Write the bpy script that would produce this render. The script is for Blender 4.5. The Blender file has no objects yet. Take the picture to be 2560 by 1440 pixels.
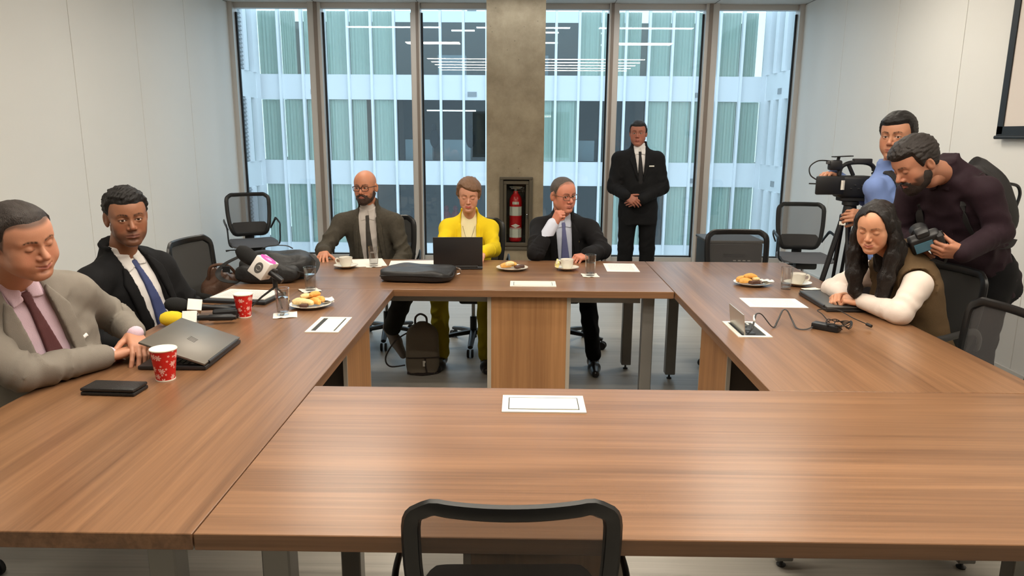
import bpy, bmesh, math, random
import numpy as np
from mathutils import Vector, Matrix, Euler
random.seed(7)
rng = np.random.default_rng(7)
S = bpy.context.scene
COL = S.collection
# ---------------------------------------------------------------- camera
FPX, PITCH, ROLL, YAW, CAMZ = 1815.75, 0.209248, 0.006856, 0.012393, 1.6
def _rot():
    cy, sy = math.cos(YAW), math.sin(YAW); cp, sp = math.cos(PITCH), math.sin(PITCH)
    cr, sr = math.cos(ROLL), math.sin(ROLL)
    Rz = np.array([[cy, sy, 0], [-sy, cy, 0], [0, 0, 1]])
    B = np.array([[1, 0, 0], [0, -sp, -cp], [0, cp, -sp]])
    Rr = np.array([[cr, -sr, 0], [sr, cr, 0], [0, 0, 1]])
    return Rr @ B @ Rz
RC = _rot()
def _ray(u, v): return RC.T @ np.array([(u-1280)/FPX, (v-720)/FPX, 1.0])
def Wy(u, v, y): w = _ray(u, v); w = w*(y/w[1]); return Vector((w[0], w[1], w[2]+CAMZ))
def Wz(u, v, z): w = _ray(u, v); w = w*((z-CAMZ)/w[2]); return Vector((w[0], w[1], w[2]+CAMZ))
cam = bpy.data.cameras.new('camera'); camo = bpy.data.objects.new('camera', cam); COL.objects.link(camo)
cam.sensor_width = 36.0; cam.lens = FPX/2560*36.0; cam.clip_start = 0.05; cam.clip_end = 200
M4 = Matrix(((RC[0][0], -RC[1][0], -RC[2][0], 0), (RC[0][1], -RC[1][1], -RC[2][1], 0), (RC[0][2], -RC[1][2], -RC[2][2], CAMZ), (0, 0, 0, 1)))
camo.matrix_world = M4
S.camera = camo
# ---------------------------------------------------------------- daylight and exposure
w = bpy.data.worlds.new('overcast_sky'); S.world = w; w.use_nodes = True
bg = w.node_tree.nodes['Background']; bg.inputs[0].default_value = (0.66, 0.83, 1.0, 1); bg.inputs[1].default_value = 2.15
LAMP = 37.0
S.view_settings.view_transform = 'Standard'; S.view_settings.look = 'None'
S.view_settings.exposure = 0.12; S.view_settings.gamma = 1.0; S.view_settings.use_curve_mapping = False
S.cycles.max_bounces = 8; S.cycles.diffuse_bounces = 4; S.cycles.glossy_bounces = 4; S.cycles.transparent_max_bounces = 48
S.cycles.transmission_bounces = 6; S.cycles.caustics_reflective = False; S.cycles.caustics_refractive = False
S.cycles.sample_clamp_indirect = 4.0
# ---------------------------------------------------------------- materials
def srgb(r, g, b):
    f = lambda c: c/12.92 if c <= 0.04045 else ((c+0.055)/1.055)**2.4
    return (f(r/255), f(g/255), f(b/255), 1)
MATS = {}
def mat(name, col=(.5, .5, .5, 1), rough=.5, metal=0.0, spec=.5, emit=None, bump=None, var=None, sheen=0, coat=0, attr=None):
    """bump=(scale,strength[,stretch]) noise relief; var=(scale,amount) colour variation"""
    if name in MATS: return MATS[name]
    m = bpy.data.materials.new(name); m.use_nodes = True; nt = m.node_tree; N = nt.nodes; L = nt.links
    b = N['Principled BSDF']; b.inputs['Base Color'].default_value = col; b.inputs['Roughness'].default_value = rough
    b.inputs['Metallic'].default_value = metal; b.inputs['Specular IOR Level'].default_value = spec
    if sheen: b.inputs['Sheen Weight'].default_value = sheen
    if coat: b.inputs['Coat Weight'].default_value = coat
    if emit: b.inputs['Emission Color'].default_value = emit[0]; b.inputs['Emission Strength'].default_value = emit[1]
    tc = None
    if bump or var: tc = N.new('ShaderNodeTexCoord')
    src = None
    if attr:
        a = N.new('ShaderNodeAttribute'); a.attribute_name = attr; src = a.outputs['Color']
        L.new(src, b.inputs['Base Color'])
    if var:
        n = N.new('ShaderNodeTexNoise'); n.inputs['Scale'].default_value = var[0]; n.inputs['Detail'].default_value = 4
        L.new(tc.outputs['Object'], n.inputs['Vector'])
        mr = N.new('ShaderNodeMapRange'); mr.inputs[1].default_value = .3; mr.inputs[2].default_value = .7
        mr.inputs[3].default_value = 1-var[1]; mr.inputs[4].default_value = 1+var[1]
        L.new(n.outputs[0], mr.inputs[0])
        mx = N.new('ShaderNodeVectorMath'); mx.operation = 'SCALE'
        if src is not None: L.new(src, mx.inputs[0])
        else: mx.inputs[0].default_value = col[:3]
        L.new(mr.outputs[0], mx.inputs['Scale']); L.new(mx.outputs[0], b.inputs['Base Color'])
    if bump:
        n = N.new('ShaderNodeTexNoise'); n.inputs['Scale'].default_value = bump[0]; n.inputs['Detail'].default_value = 3
        v = tc.outputs['Object']
        if len(bump) > 2:
            mp = N.new('ShaderNodeMapping'); mp.inputs['Scale'].default_value = bump[2]; L.new(v, mp.inputs[0]); v = mp.outputs[0]
        L.new(v, n.inputs['Vector'])
        bp = N.new('ShaderNodeBump'); bp.inputs['Strength'].default_value = bump[1]; bp.inputs['Distance'].default_value = .004
        L.new(n.outputs[0], bp.inputs['Height']); L.new(bp.outputs[0], b.inputs['Normal'])
    MATS[name] = m; return m
def wood(name, axis, c0, c1, rough=.29):
    m = bpy.data.materials.new(name); m.use_nodes = True; nt = m.node_tree; N = nt.nodes; L = nt.links
    b = N['Principled BSDF']; tc = N.new('ShaderNodeTexCoord'); mp = N.new('ShaderNodeMapping')
    sc = [60, 60, 60]; sc[axis] = 1.1; mp.inputs['Scale'].default_value = sc
    L.new(tc.outputs['Object'], mp.inputs[0])
    n1 = N.new('ShaderNodeTexNoise'); n1.inputs['Scale'].default_value = 1.0; n1.inputs['Detail'].default_value = 7; n1.inputs['Roughness'].default_value = .62; n1.inputs['Distortion'].default_value = .25
    L.new(mp.outputs[0], n1.inputs['Vector'])
    mp2 = N.new('ShaderNodeMapping'); s2 = [9, 9, 9]; s2[axis] = .5; mp2.inputs['Scale'].default_value = s2; L.new(tc.outputs['Object'], mp2.inputs[0])
    n2 = N.new('ShaderNodeTexNoise'); n2.inputs['Scale'].default_value = 1; n2.inputs['Detail'].default_value = 3; L.new(mp2.outputs[0], n2.inputs['Vector'])
    mx = N.new('ShaderNodeMath'); mx.operation = 'MULTIPLY_ADD'; mx.inputs[1].default_value = .55; L.new(n1.outputs[0], mx.inputs[0])
    m3 = N.new('ShaderNodeMath'); m3.operation = 'MULTIPLY'; m3.inputs[1].default_value = .45; L.new(n2.outputs[0], m3.inputs[0]); L.new(m3.outputs[0], mx.inputs[2])
    cr = N.new('ShaderNodeValToRGB'); cr.color_ramp.elements[0].position = .32; cr.color_ramp.elements[1].position = .68
    cr.color_ramp.elements[0].color = c0; cr.color_ramp.elements[1].color = c1
    L.new(mx.outputs[0], cr.inputs[0]); L.new(cr.outputs[0], b.inputs['Base Color'])
    b.inputs['Roughness'].default_value = rough; b.inputs['Specular IOR Level'].default_value = .5
    bp = N.new('ShaderNodeBump'); bp.inputs['Strength'].default_value = .12; bp.inputs['Distance'].default_value = .002
    L.new(n1.outputs[0], bp.inputs['Height']); L.new(bp.outputs[0], b.inputs['Normal'])
    MATS[name] = m; return m
def glass_mat(name, tint=(1, 1, 1, 1), ior=1.5, rough=0.0, boost=1.0):
    """thin clear glass: transparent with a Fresnel mirror on top"""
    m = bpy.data.materials.new(name); m.use_nodes = True; nt = m.node_tree; N = nt.nodes; L = nt.links
    for n in list(N): N.remove(n)
    o = N.new('ShaderNodeOutputMaterial'); t = N.new('ShaderNodeBsdfTransparent'); t.inputs[0].default_value = tint
    g = N.new('ShaderNodeBsdfGlossy'); g.inputs['Roughness'].default_value = rough
    fr = N.new('ShaderNodeFresnel'); ge = N.new('ShaderNodeNewGeometry')
    mr = N.new('ShaderNodeMapRange'); mr.inputs[3].default_value = ior; mr.inputs[4].default_value = 1/ior     # same mirror strength on both faces
    L.new(ge.outputs['Backfacing'], mr.inputs[0]); L.new(mr.outputs[0], fr.inputs['IOR'])
    mu = N.new('ShaderNodeMath'); mu.operation = 'MULTIPLY'; mu.use_clamp = True; mu.inputs[1].default_value = boost
    L.new(fr.outputs[0], mu.inputs[0])
    mx = N.new('ShaderNodeMixShader'); L.new(mu.outputs[0], mx.inputs[0]); L.new(t.outputs[0], mx.inputs[1]); L.new(g.outputs[0], mx.inputs[2])
    L.new(mx.outputs[0], o.inputs[0]); MATS[name] = m; return m
def mesh_fabric(name, col, alpha):
    m = mat(name, col, .8)
    m.node_tree.nodes['Principled BSDF'].inputs['Alpha'].default_value = alpha
    return m
def print_mat(name, paper, ink, line=90.0, axis='X', amount=.55):
    """paper with faint lines of illegible small print"""
    m = bpy.data.materials.new(name); m.use_nodes = True; nt = m.node_tree; N = nt.nodes; L = nt.links
    b = N['Principled BSDF']; b.inputs['Roughness'].default_value = .7
    tc = N.new('ShaderNodeTexCoord'); sp = N.new('ShaderNodeSeparateXYZ'); L.new(tc.outputs['Generated'], sp.inputs[0])
    a, c = (sp.outputs[0], sp.outputs[1]) if axis == 'X' else (sp.outputs[1], sp.outputs[0])
    def mth(op, x, y=None, z=None):
        n = N.new('ShaderNodeMath'); n.operation = op
        for i, q in enumerate((x, y, z)):
            if q is None: continue
            if isinstance(q, (int, float)): n.inputs[i].default_value = q
            else: L.new(q, n.inputs[i])
        return n.outputs[0]
    row = mth('FRACT', mth('MULTIPLY', c, line/4)); rm = mth('GREATER_THAN', row, .5)
    ns = N.new('ShaderNodeTexNoise'); ns.inputs['Scale'].default_value = 1; ns.inputs['Detail'].default_value = 2
    cv = N.new('ShaderNodeCombineXYZ'); L.new(mth('MULTIPLY', a, 45), cv.inputs[0]); L.new(mth('FLOOR', mth('MULTIPLY', c, line/4)), cv.inputs[1]); L.new(cv.outputs[0], ns.inputs['Vector'])
    wm = mth('GREATER_THAN', ns.outputs[0], .47)
    def inside(q, lo, hi): return mth('MULTIPLY', mth('GREATER_THAN', q, lo), mth('LESS_THAN', q, hi))
    k = mth('MULTIPLY', mth('MULTIPLY', mth('MULTIPLY', rm, wm), mth('MULTIPLY', inside(a, .12, .88), inside(c, .1, .9))), amount)
    mx = N.new('ShaderNodeMix'); mx.data_type = 'RGBA'; L.new(k, mx.inputs[0]); mx.inputs[6].default_value = paper; mx.inputs[7].default_value = ink
    L.new(mx.outputs[2], b.inputs['Base Color']); MATS[name] = m; return m
# ---------------------------------------------------------------- mesh helpers
def link(name, me, m=None, parent=None):
    o = bpy.data.objects.new(name, me); COL.objects.link(o)
    if m is not None and me is not None:
        for q in (m if isinstance(m, (list, tuple)) else [m]): me.materials.append(q)
    if parent is not None: o.parent = parent
    return o
def empty(name, loc=(0, 0, 0), rz=0.0):
    o = bpy.data.objects.new(name, None); COL.objects.link(o); o.location = loc; o.rotation_euler = (0, 0, rz); o.empty_display_size = .1
    return o
def tag(o, label, cat, group=None):
    o['label'] = label; o['category'] = cat
    if group: o['group'] = group
    return o
def struct(o, label=None, cat=None):
    o['kind'] = 'structure'
    if label: o['label'] = label
    if cat: o['category'] = cat
    return o
class MB:
    def __init__(s): s.v = []; s.f = []
    def add(s, vs, fs):
        n = len(s.v); s.v += [tuple(q) for q in vs]; s.f += [tuple(i+n for i in q) for q in fs]; return s
    def box(s, c, d, rz=0.0, M=None):
        x, y, z = d[0]/2, d[1]/2, d[2]/2
        vs = [Vector((a*x, b*y, e*z)) for a in (-1, 1) for b in (-1, 1) for e in (-1, 1)]
        R = M if M is not None else Matrix.Rotation(rz, 3, 'Z')
        vs = [R @ q + Vector(c) for q in vs]
        return s.add(vs, [(0, 1, 3, 2), (4, 6, 7, 5), (0, 4, 5, 1), (2, 3, 7, 6), (0, 2, 6, 4), (1, 5, 7, 3)])
    def rbox(s, c, d, r, seg=3, rz=0.0, M=None):
        bm = bmesh.new(); bmesh.ops.create_cube(bm, size=1.0)
        for q in bm.verts: q.co = Vector((q.co.x*d[0], q.co.y*d[1], q.co.z*d[2]))
        bmesh.ops.bevel(bm, geom=bm.edges[:], offset=r, segments=seg, profile=.5, affect='EDGES')
        R = M if M is not None else Matrix.Rotation(rz, 3, 'Z')
        bm.verts.index_update()
        s.add([R @ q.co + Vector(c) for q in bm.verts], [[q.index for q in f.verts] for f in bm.faces]); bm.free(); return s
    def tube(s, pts, r, n=8, closed=False, flat=None, up=None):
        """sweep a circle (or ellipse: flat=(a,b)) along pts"""
        P = [Vector(q) for q in pts]; k = len(P); rs = r if isinstance(r, (list, tuple)) else [r]*k
        vs = []; fs = []; prev = None
        for i in range(k):
            if closed: t = (P[(i+1) % k]-P[i-1]).normalized()
            else: t = (P[min(i+1, k-1)]-P[max(i-1, 0)]).normalized()
            if up is not None: a = Vector(up); a = (a - t*a.dot(t)).normalized()
            elif prev is None:
                a = Vector((0, 0, 1)) if abs(t.z) < .9 else Vector((1, 0, 0)); a = (a-t*a.dot(t)).normalized()
            else: a = (prev-t*prev.dot(t)).normalized()
            prev = a; b = t.cross(a)
            for j in range(n):
                th = 2*math.pi*j/n
                ra, rb = (flat[0]*rs[i], flat[1]*rs[i]) if flat else (rs[i], rs[i])
                vs.append(P[i]+a*(math.cos(th)*ra)+b*(math.sin(th)*rb))
        m = k if closed else k-1
        for i in range(m):
            for j in range(n):
                fs.append((i*n+j, i*n+(j+1) % n, ((i+1) % k)*n+(j+1) % n, ((i+1) % k)*n+j))
        if not closed: fs.append(tuple(range(n-1, -1, -1))); fs.append(tuple((k-1)*n+j for j in range(n)))
        return s.add(vs, fs)
    def lathe(s, prof, n=32, c=(0, 0, 0), M=None):
        vs = []; fs = []; k = len(prof)
        for (r, z) in prof:
            for j in range(n):
                th = 2*math.pi*j/n; q = Vector((r*math.cos(th), r*math.sin(th), z)); vs.append((M @ q if M is not None else q)+Vector(c))
        for i in range(k-1):
            for j in range(n): fs.append((i*n+j, i*n+(j+1) % n, (i+1)*n+(j+1) % n, (i+1)*n+j))
        if prof[0][0] > 1e-6: fs.append(tuple(range(n-1, -1, -1)))
        if prof[-1][0] > 1e-6: fs.append(tuple((k-1)*n+j for j in range(n)))
        return s.add(vs, fs)
    def sphere(s, c, d, nu=16, nv=10, M=None):
        prof = [(max(math.sin(math.pi*i/nv), 1e-5), -math.cos(math.pi*i/nv)) for i in range(nv+1)]
        vs = []; fs = []
        for (r, z) in prof:
            for j in range(nu):
                th = 2*math.pi*j/nu; q = Vector((r*math.cos(th)*d[0], r*math.sin(th)*d[1], z*d[2])); vs.append((M @ q if M is not None else q)+Vector(c))
        for i in range(nv):
            for j in range(nu): fs.append((i*nu+j, i*nu+(j+1) % nu, (i+1)*nu+(j+1) % nu, (i+1)*nu+j))
        return s.add(vs, fs)
    def prism(s, poly, z0, z1, M=None, c=(0, 0, 0)):
        n = len(poly); vs = [Vector((a, b, z0)) for a, b in poly]+[Vector((a, b, z1)) for a, b in poly]
        vs = [(M @ q if M is not None else q)+Vector(c) for q in vs]
        return s.add(vs, [tuple(range(n-1, -1, -1)), tuple(range(n, 2*n))]+[(i, (i+1) % n, n+(i+1) % n, n+i) for i in range(n)])
    def mesh(s, name, smooth=False):
        me = bpy.data.meshes.new(name); me.from_pydata(s.v, [], s.f); me.validate()
        bm = bmesh.new(); bm.from_mesh(me); bmesh.ops.recalc_face_normals(bm, faces=bm.faces[:]); bm.to_mesh(me); bm.free()
        if smooth:
            me.polygons.foreach_set('use_smooth', [True]*len(me.polygons))
            try: me.set_sharp_from_angle(angle=math.radians(38))
            except Exception: pass
        me.update(); return me
    def build(s, name, m, parent=None, smooth=False): return link(name, s.mesh(name, smooth), m, parent)
def smooth_path(pts, n=6, closed=False):
    """Catmull-Rom"""
    P = [Vector(q) for q in pts]; out = []; k = len(P)
    for i in range(k if closed else k-1):
        if closed: a, b, c, d = P[i-1], P[i], P[(i+1) % k], P[(i+2) % k]
        else: a, b, c, d = P[max(i-1, 0)], P[i], P[i+1], P[min(i+2, k-1)]
        for j in range(n):
            t = j/n; out.append(.5*((2*b)+(c-a)*t+(2*a-5*b+4*c-d)*t*t+(3*b-a-3*c+d)*t**3))
    if not closed: out.append(P[-1])
    return out
def copy_tree(o, parent=None):
    c = o.copy(); COL.objects.link(c); c.parent = parent
    for ch in o.children: copy_tree(ch, c)
    return c
T = .74   # table height
# ================================================================ the room
XL, XR, YB, YW, ZC = -3.45, 3.25, -3.6, 9.0, 3.08
m_wall = mat('wall_panel_paint', srgb(233, 231, 226), .55, bump=(60, .05), var=(1.2, .015))
m_seam = mat('panel_joint', srgb(128, 124, 118), .7)
m_ceil = mat('ceiling_board', srgb(205, 203, 198), .8, bump=(90, .06))
m_floor = None
def floor_mat():
    m = wood('grey_vinyl_floor', 0, srgb(152, 147, 138), srgb(184, 179, 169), .42); return m
m_floor = floor_mat()
struct(MB().box(((XL+XR)/2, (YB+YW)/2+.3, -.05), (XR-XL+.4, YW-YB+1.0, .1)).build('floor', m_floor), 'grey wood-look vinyl floor under the tables', 'floor')
struct(MB().box(((XL+XR)/2, (YB+YW)/2, ZC+.06), (XR-XL+.4, YW-YB+.4, .12)).build('ceiling', m_ceil), 'off-white ceiling above the windows', 'ceiling')
ce = bpy.data.objects['ceiling']
for x in (-2.42, -1.22, -.1, 1.05, 2.2):
    MB().box((x, 8.2, ZC-.001), (.008, 1.6, .004)).build('ceiling_joint', m_seam, ce)
def panel_wall(name, x, side, seams, label):
    o = MB().box((x+side*.11, (YB+YW)/2, ZC/2), (.2, YW-YB+.3, ZC)).build(name, m_seam); struct(o, label, 'wall')
    ys = sorted(seams)
    for a, b in zip(ys[:-1], ys[1:]):
        MB().rbox((x+side*.004, (a+b)/2, ZC/2+.04), (.018, b-a-.006, ZC-.09), .002, 1).build('wall_panel', m_wall, o)
    return o
panel_wall('wall_left', XL, -1, [YB, -2.2, -1.2, -.2, .8, 1.78, 2.78, 3.76, 4.76, 5.76, 6.74, 7.74, 8.98], 'white panelled wall to the left of the windows')
panel_wall('wall_right', XR, 1, [YB, -2.5, -1.48, -.46, .56, 1.58, 2.6, 3.62, 4.64, 5.66, 6.68, 7.76, 8.98], 'white panelled wall behind the camera operators')
struct(MB().box(((XL+XR)/2, YB-.1, ZC/2), (XR-XL+.4, .2, ZC)).build('wall_back', mat('back_wall_brown', srgb(92, 80, 68), .8)), 'plain brown wall behind the photographer', 'wall')
m_base = mat('baseboard_paint', srgb(216, 214, 208), .5)
struct(MB().box((XL+.015, 2.7, .05), (.016, 12.5, .1)).build('baseboard_left', m_base), 'pale baseboard along left wall', 'baseboard')
struct(MB().box((XR-.015, 2.7, .05), (.016, 12.5, .1)).build('baseboard_right', m_base), 'pale baseboard along right wall', 'baseboard')
# window wall: five posts, six panes from floor to ceiling
m_frame = mat('window_aluminium', srgb(206, 200, 194), .4, .35)
m_frame2 = mat('window_bronze', srgb(142, 128, 118), .4, .3)
m_gask = mat('black_gasket', srgb(22, 24, 28), .6)
m_pane = glass_mat('window_glass', (.93, .97, .97, 1), 1.5, 0, 1.2)
posts = [(-3.42, .06), (-2.44, .15), (-1.255, .105), (1.055, .11), (2.187, .15), (3.22, .06)]
holes = [(-3.39, -2.515), (-2.365, -1.31), (-1.2, -.07), (-.07, 1.0), (1.11, 2.112), (2.262, 3.19)]
for i, (a, b) in enumerate(holes):
    fr = empty('window_%d' % (i+1), ((a+b)/2, YW, 0)); struct(fr, 'tall clear pane %s' % ('beside left wall', 'second from left wall', 'left of concrete column', 'right of concrete column', 'behind standing guard', 'beside right wall')[i], 'window')
    wdt = b-a
    MB().box((0, 0, ZC/2), (wdt-.02, .012, ZC-.1)).build('pane', m_pane, fr)
    m = MB(); m.box((0, -.02, .055), (wdt, .09, .11)); m.build('sill_rail', m_frame, fr)
    MB().box((0, -.02, ZC-.03), (wdt, .09, .06)).build('head_rail', m_frame, fr)
    MB().box((0, -.012, .117), (wdt, .03, .014)).build('gasket', m_gask, fr)
    for sx in (-1, 1): MB().box((sx*(wdt/2-.009), -.012, ZC/2), (.018, .03, ZC-.2)).build('gasket', m_gask if (sx < 0) == (i < 3) or i in (0, 5) else m_frame, fr)
for i, (x, wd) in enumerate(posts):
    o = MB().box((x, YW-.03, ZC/2), (wd, .16, ZC)).build('trim_%d' % (i+1), m_frame); struct(o, 'grey aluminium window post %s' % ('at the left wall', 'left of bald man', 'behind woman in yellow', 'beside standing guard', 'right of standing guard', 'at the right wall')[i], 'window post')
    if wd > .08:
        MB().box((x+(.018 if x < 0 else -.018), YW-.115, ZC/2), (wd*.28, .012, ZC)).build('bronze_cover', m_frame2, o)
# concrete column
def concrete():
    m = bpy.data.materials.new('board_concrete'); m.use_nodes = True; nt = m.node_tree; N = nt.nodes; L = nt.links; b = N['Principled BSDF']
    tc = N.new('ShaderNodeTexCoord'); n = N.new('ShaderNodeTexNoise'); n.inputs['Scale'].default_value = 4; n.inputs['Detail'].default_value = 9; n.inputs['Roughness'].default_value = .65
    L.new(tc.outputs['Object'], n.inputs['Vector']); cr = N.new('ShaderNodeValToRGB')
    cr.color_ramp.elements[0].position = .3; cr.color_ramp.elements[0].color = srgb(122, 108, 86); cr.color_ramp.elements[1].position = .7; cr.color_ramp.elements[1].color = srgb(158, 144, 120)
    L.new(n.outputs[0], cr.inputs[0])
    v = N.new('ShaderNodeTexVoronoi'); v.inputs['Scale'].default_value = 9; L.new(tc.outputs['Object'], v.inputs['Vector'])
    lt = N.new('ShaderNodeMath'); lt.operation = 'LESS_THAN'; lt.inputs[1].default_value = .07; L.new(v.outputs[0], lt.inputs[0])
    mx = N.new('ShaderNodeMix'); mx.data_type = 'RGBA'; ml = N.new('ShaderNodeMath'); ml.operation = 'MULTIPLY'; ml.inputs[1].default_value = .35; L.new(lt.outputs[0], ml.inputs[0])
    L.new(ml.outputs[0], mx.inputs[0]); L.new(cr.outputs[0], mx.inputs[6]); mx.inputs[7].default_value = srgb(70, 60, 48)
    L.new(mx.outputs[2], b.inputs['Base Color']); b.inputs['Roughness'].default_value = .8
    bp = N.new('ShaderNodeBump'); bp.inputs['Strength'].default_value = .3; bp.inputs['Distance'].default_value = .01; L.new(n.outputs[0], bp.inputs['Height']); L.new(bp.outputs[0], b.inputs['Normal'])
    return m
m_conc = concrete()
cm = MB()
x0, x1, yf = -.385, .235, 8.0
cx0, cx1, cz0, cz1 = -.222, .1, .365, 1.11       # recess of the extinguisher box
for (a, b, c, d) in ((x0, cx0, 0, ZC), (cx1, x1, 0, ZC), (cx0, cx1, cz1, ZC), (cx0, cx1, 0, cz0)):
    cm.box(((a+b)/2, yf+.3, (c+d)/2), (b-a, .6, d-c))
cm.box(((cx0+cx1)/2, yf+.42, (cz0+cz1)/2), (cx1-cx0, .36, cz1-cz0))
o = cm.build('wall_column', m_conc); struct(o, 'bare concrete column between the windows', 'column')
# extinguisher box and extinguisher
m_box = mat('cabinet_steel', srgb(88, 80, 66), .45, .4); m_boxin = mat('cabinet_inside', srgb(58, 52, 44), .6)
m_red = mat('extinguisher_red', srgb(196, 20, 30), .28, coat=.4); m_chrome = mat('chrome', srgb(205, 205, 205), .2, 1.0); m_blk = mat('black_plastic', srgb(22, 22, 23), .45)
cab = empty('extinguisher_cabinet', ((cx0+cx1)/2, yf, cz0)); tag(cab, 'grey steel fire extinguisher cabinet recessed in concrete column', 'cabinet')
W_, H_ = cx1-cx0, cz1-cz0
m = MB()
for (a, b, c, d) in ((-W_/2-.02, W_/2+.02, H_, H_+.03), (-W_/2-.02, W_/2+.02, -.03, 0), (-W_/2-.02, -W_/2+.02, 0, H_), (W_/2-.02, W_/2+.02, 0, H_)):
    m.rbox(((a+b)/2, -.008, (c+d)/2), (b-a, .03, d-c), .004, 1)
m.build('outer_frame', m_box, cab)
m = MB()
for (a, b, c, d) in ((-W_/2+.02, W_/2-.02, H_-.05, H_-.012), (-W_/2+.02, W_/2-.02, .012, .05), (-W_/2+.02, -W_/2+.055, .05, H_-.05), (W_/2-.055, W_/2-.02, .05, H_-.05)):
    m.rbox(((a+b)/2, .012, (c+d)/2), (b-a, .02, d-c), .003, 1)
dr = m.build('door_frame', m_box, cab)
MB().box((0, .02, H_/2), (W_-.11, .003, H_-.1)).build('door_pane', glass_mat('cabinet_glass', (.9, .92, .9, 1), 1.45), dr)
MB().rbox((W_/2-.04, -.004, H_*.46), (.012, .02, .05), .004, 1).build('latch', m_chrome, dr)
MB().box((0, .2, H_/2), (W_-.02, .01, H_-.02)).build('back_panel', m_boxin, cab)
ex = empty('fire_extinguisher', ((cx0+cx1)/2-.005, yf+.115, cz0+.055)); tag(ex, 'red fire extinguisher with white labels inside column cabinet', 'fire extinguisher')
r = .072
MB().lathe([(r*.9, 0), (r, .012), (r, .44), (r*.93, .475), (r*.7, .51), (r*.38, .535), (r*.34, .56)], 32).build('cylinder', m_red, ex, True)
MB().lathe([(.02, .555), (.024, .56), (.024, .585), (.018, .59)], 16).build('valve', m_chrome, ex, True)
m = MB(); m.rbox((0, -.02, .607), (.15, .035, .014), .005, 2); m.rbox((0, -.012, .588), (.11, .03, .012), .005, 2); m.build('handle', m_chrome, ex)
MB().tube(smooth_path([(.03, 0, .575), (.075, -.01, .57), (.088, -.01, .5), (.086, -.01, .3), (.084, -.01, .18)], 5), .009, 8).build('hose', m_blk, ex, True)
m_lab = print_mat('extinguisher_label', srgb(222, 218, 208), srgb(60, 60, 60), 40, 'X', .8)
def wraplabel(z0, z1, ang, name, mm):
    mb = MB(); n = 12
    vs = [(math.sin(-ang+2*ang*i/n)*(r+.0012), -math.cos(-ang+2*ang*i/n)*(r+.0012), z) for i in range(n+1) for z in (z0, z1)]
    mb.add(vs, [(2*i, 2*i+2, 2*i+3, 2*i+1) for i in range(n)]); mb.build(name, mm, ex)
wraplabel(.29, .39, 1.25, 'label', m_lab); wraplabel(.045, .145, 1.2, 'label', m_lab); wraplabel(.415, .445, .5, 'label', m_lab)
mb = MB(); mb.prism([(-.05, .18), (0, .158), (.05, .18), (0, .202)], 0, .002, Matrix.Rotation(math.pi/2, 3, 'X'), (0, -r-.001, 0)); mb.build('diamond_mark', mat('label_white', srgb(225, 215, 210), .6), ex)
wraplabel(.15, .157, 1.0, 'label_stripe', MATS['label_white'])
# ceiling lamps: five long linear lights above the tables (seen mirrored in the panes)
m_lamp = mat('lamp_diffuser', (1, 1, 1, 1), .5, emit=((1.0, .91, .77, 1), LAMP))
m_lampb = mat('lamp_body', srgb(210, 210, 208), .5)
for i, yy in enumerate((1.0, 1.62, 2.25, 2.87, 3.5)):
    la = empty('ceiling_lamp', (.25, yy, ZC-.07)); tag(la, 'long linear ceiling lamp, %s row counted from the windows' % ('fifth', 'fourth', 'third', 'second', 'first')[i], 'ceiling lamp', 'linear lamps above the tables')
    MB().box((0, 0, .03), (4.2, .09, .08)).build('housing', m_lampb, la)
    MB().box((0, 0, -.013), (4.16, .075, .006)).build('diffuser', m_lamp, la)
for i, xx in enumerate((-1.45, 1.95)):
    la = empty('ceiling_panel_lamp', (xx, 5.75, ZC-.05)); tag(la, 'flat ceiling panel lamp over the back table, %s one' % ('left', 'right')[i], 'ceiling lamp')
    MB().box((0, 0, .02), (.9, .3, .05)).build('housing', m_lampb, la)
    MB().box((0, 0, -.009), (.86, .26, .006)).build('diffuser', m_lamp, la)
m_fill_lamp = mat('fill_lamp_diffuser_cool', (1, 1, 1, 1), .5, emit=((.92, .97, 1.0, 1), LAMP*.4))
for i, xx in enumerate((-1.75, .0, 1.65)):  # added fill lamps brightening the window end of the room, not known fittings
    la = empty('ceiling_lamp', (xx, 7.7, ZC-.07)); tag(la, 'added short fill lamp on the ceiling near the windows, %s one' % ('left', 'middle', 'right')[i], 'ceiling lamp')
    MB().box((0, 0, .03), (1.3, .13, .08)).build('housing', m_lampb, la)
    MB().box((0, 0, -.013), (1.26, .11, .006)).build('diffuser', m_fill_lamp, la)
# projection screen on the right wall
ps = empty('projection_screen', (XR-.03, 4.2, 1.62)); tag(ps, 'white projection screen with black border on the right wall', 'screen')
MB().box((0, 0, .62), (.012, 1.62, 1.18)).build('screen_surface', mat('screen_white', srgb(226, 216, 208), .8), ps)
m = MB(); m.box((-.008, 0, .02), (.012, 1.74, .06)); m.box((-.008, .84, .62), (.012, .06, 1.24)); m.box((-.008, -.84, .62), (.012, .06, 1.24)); m.box((-.008, 0, 1.22), (.012, 1.74, .06))
m.build('black_border', m_blk, ps)
MB().rbox((-.012, 0, -.022), (.028, 1.76, .024), .008, 2).build('bottom_bar', m_blk, ps)
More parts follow.
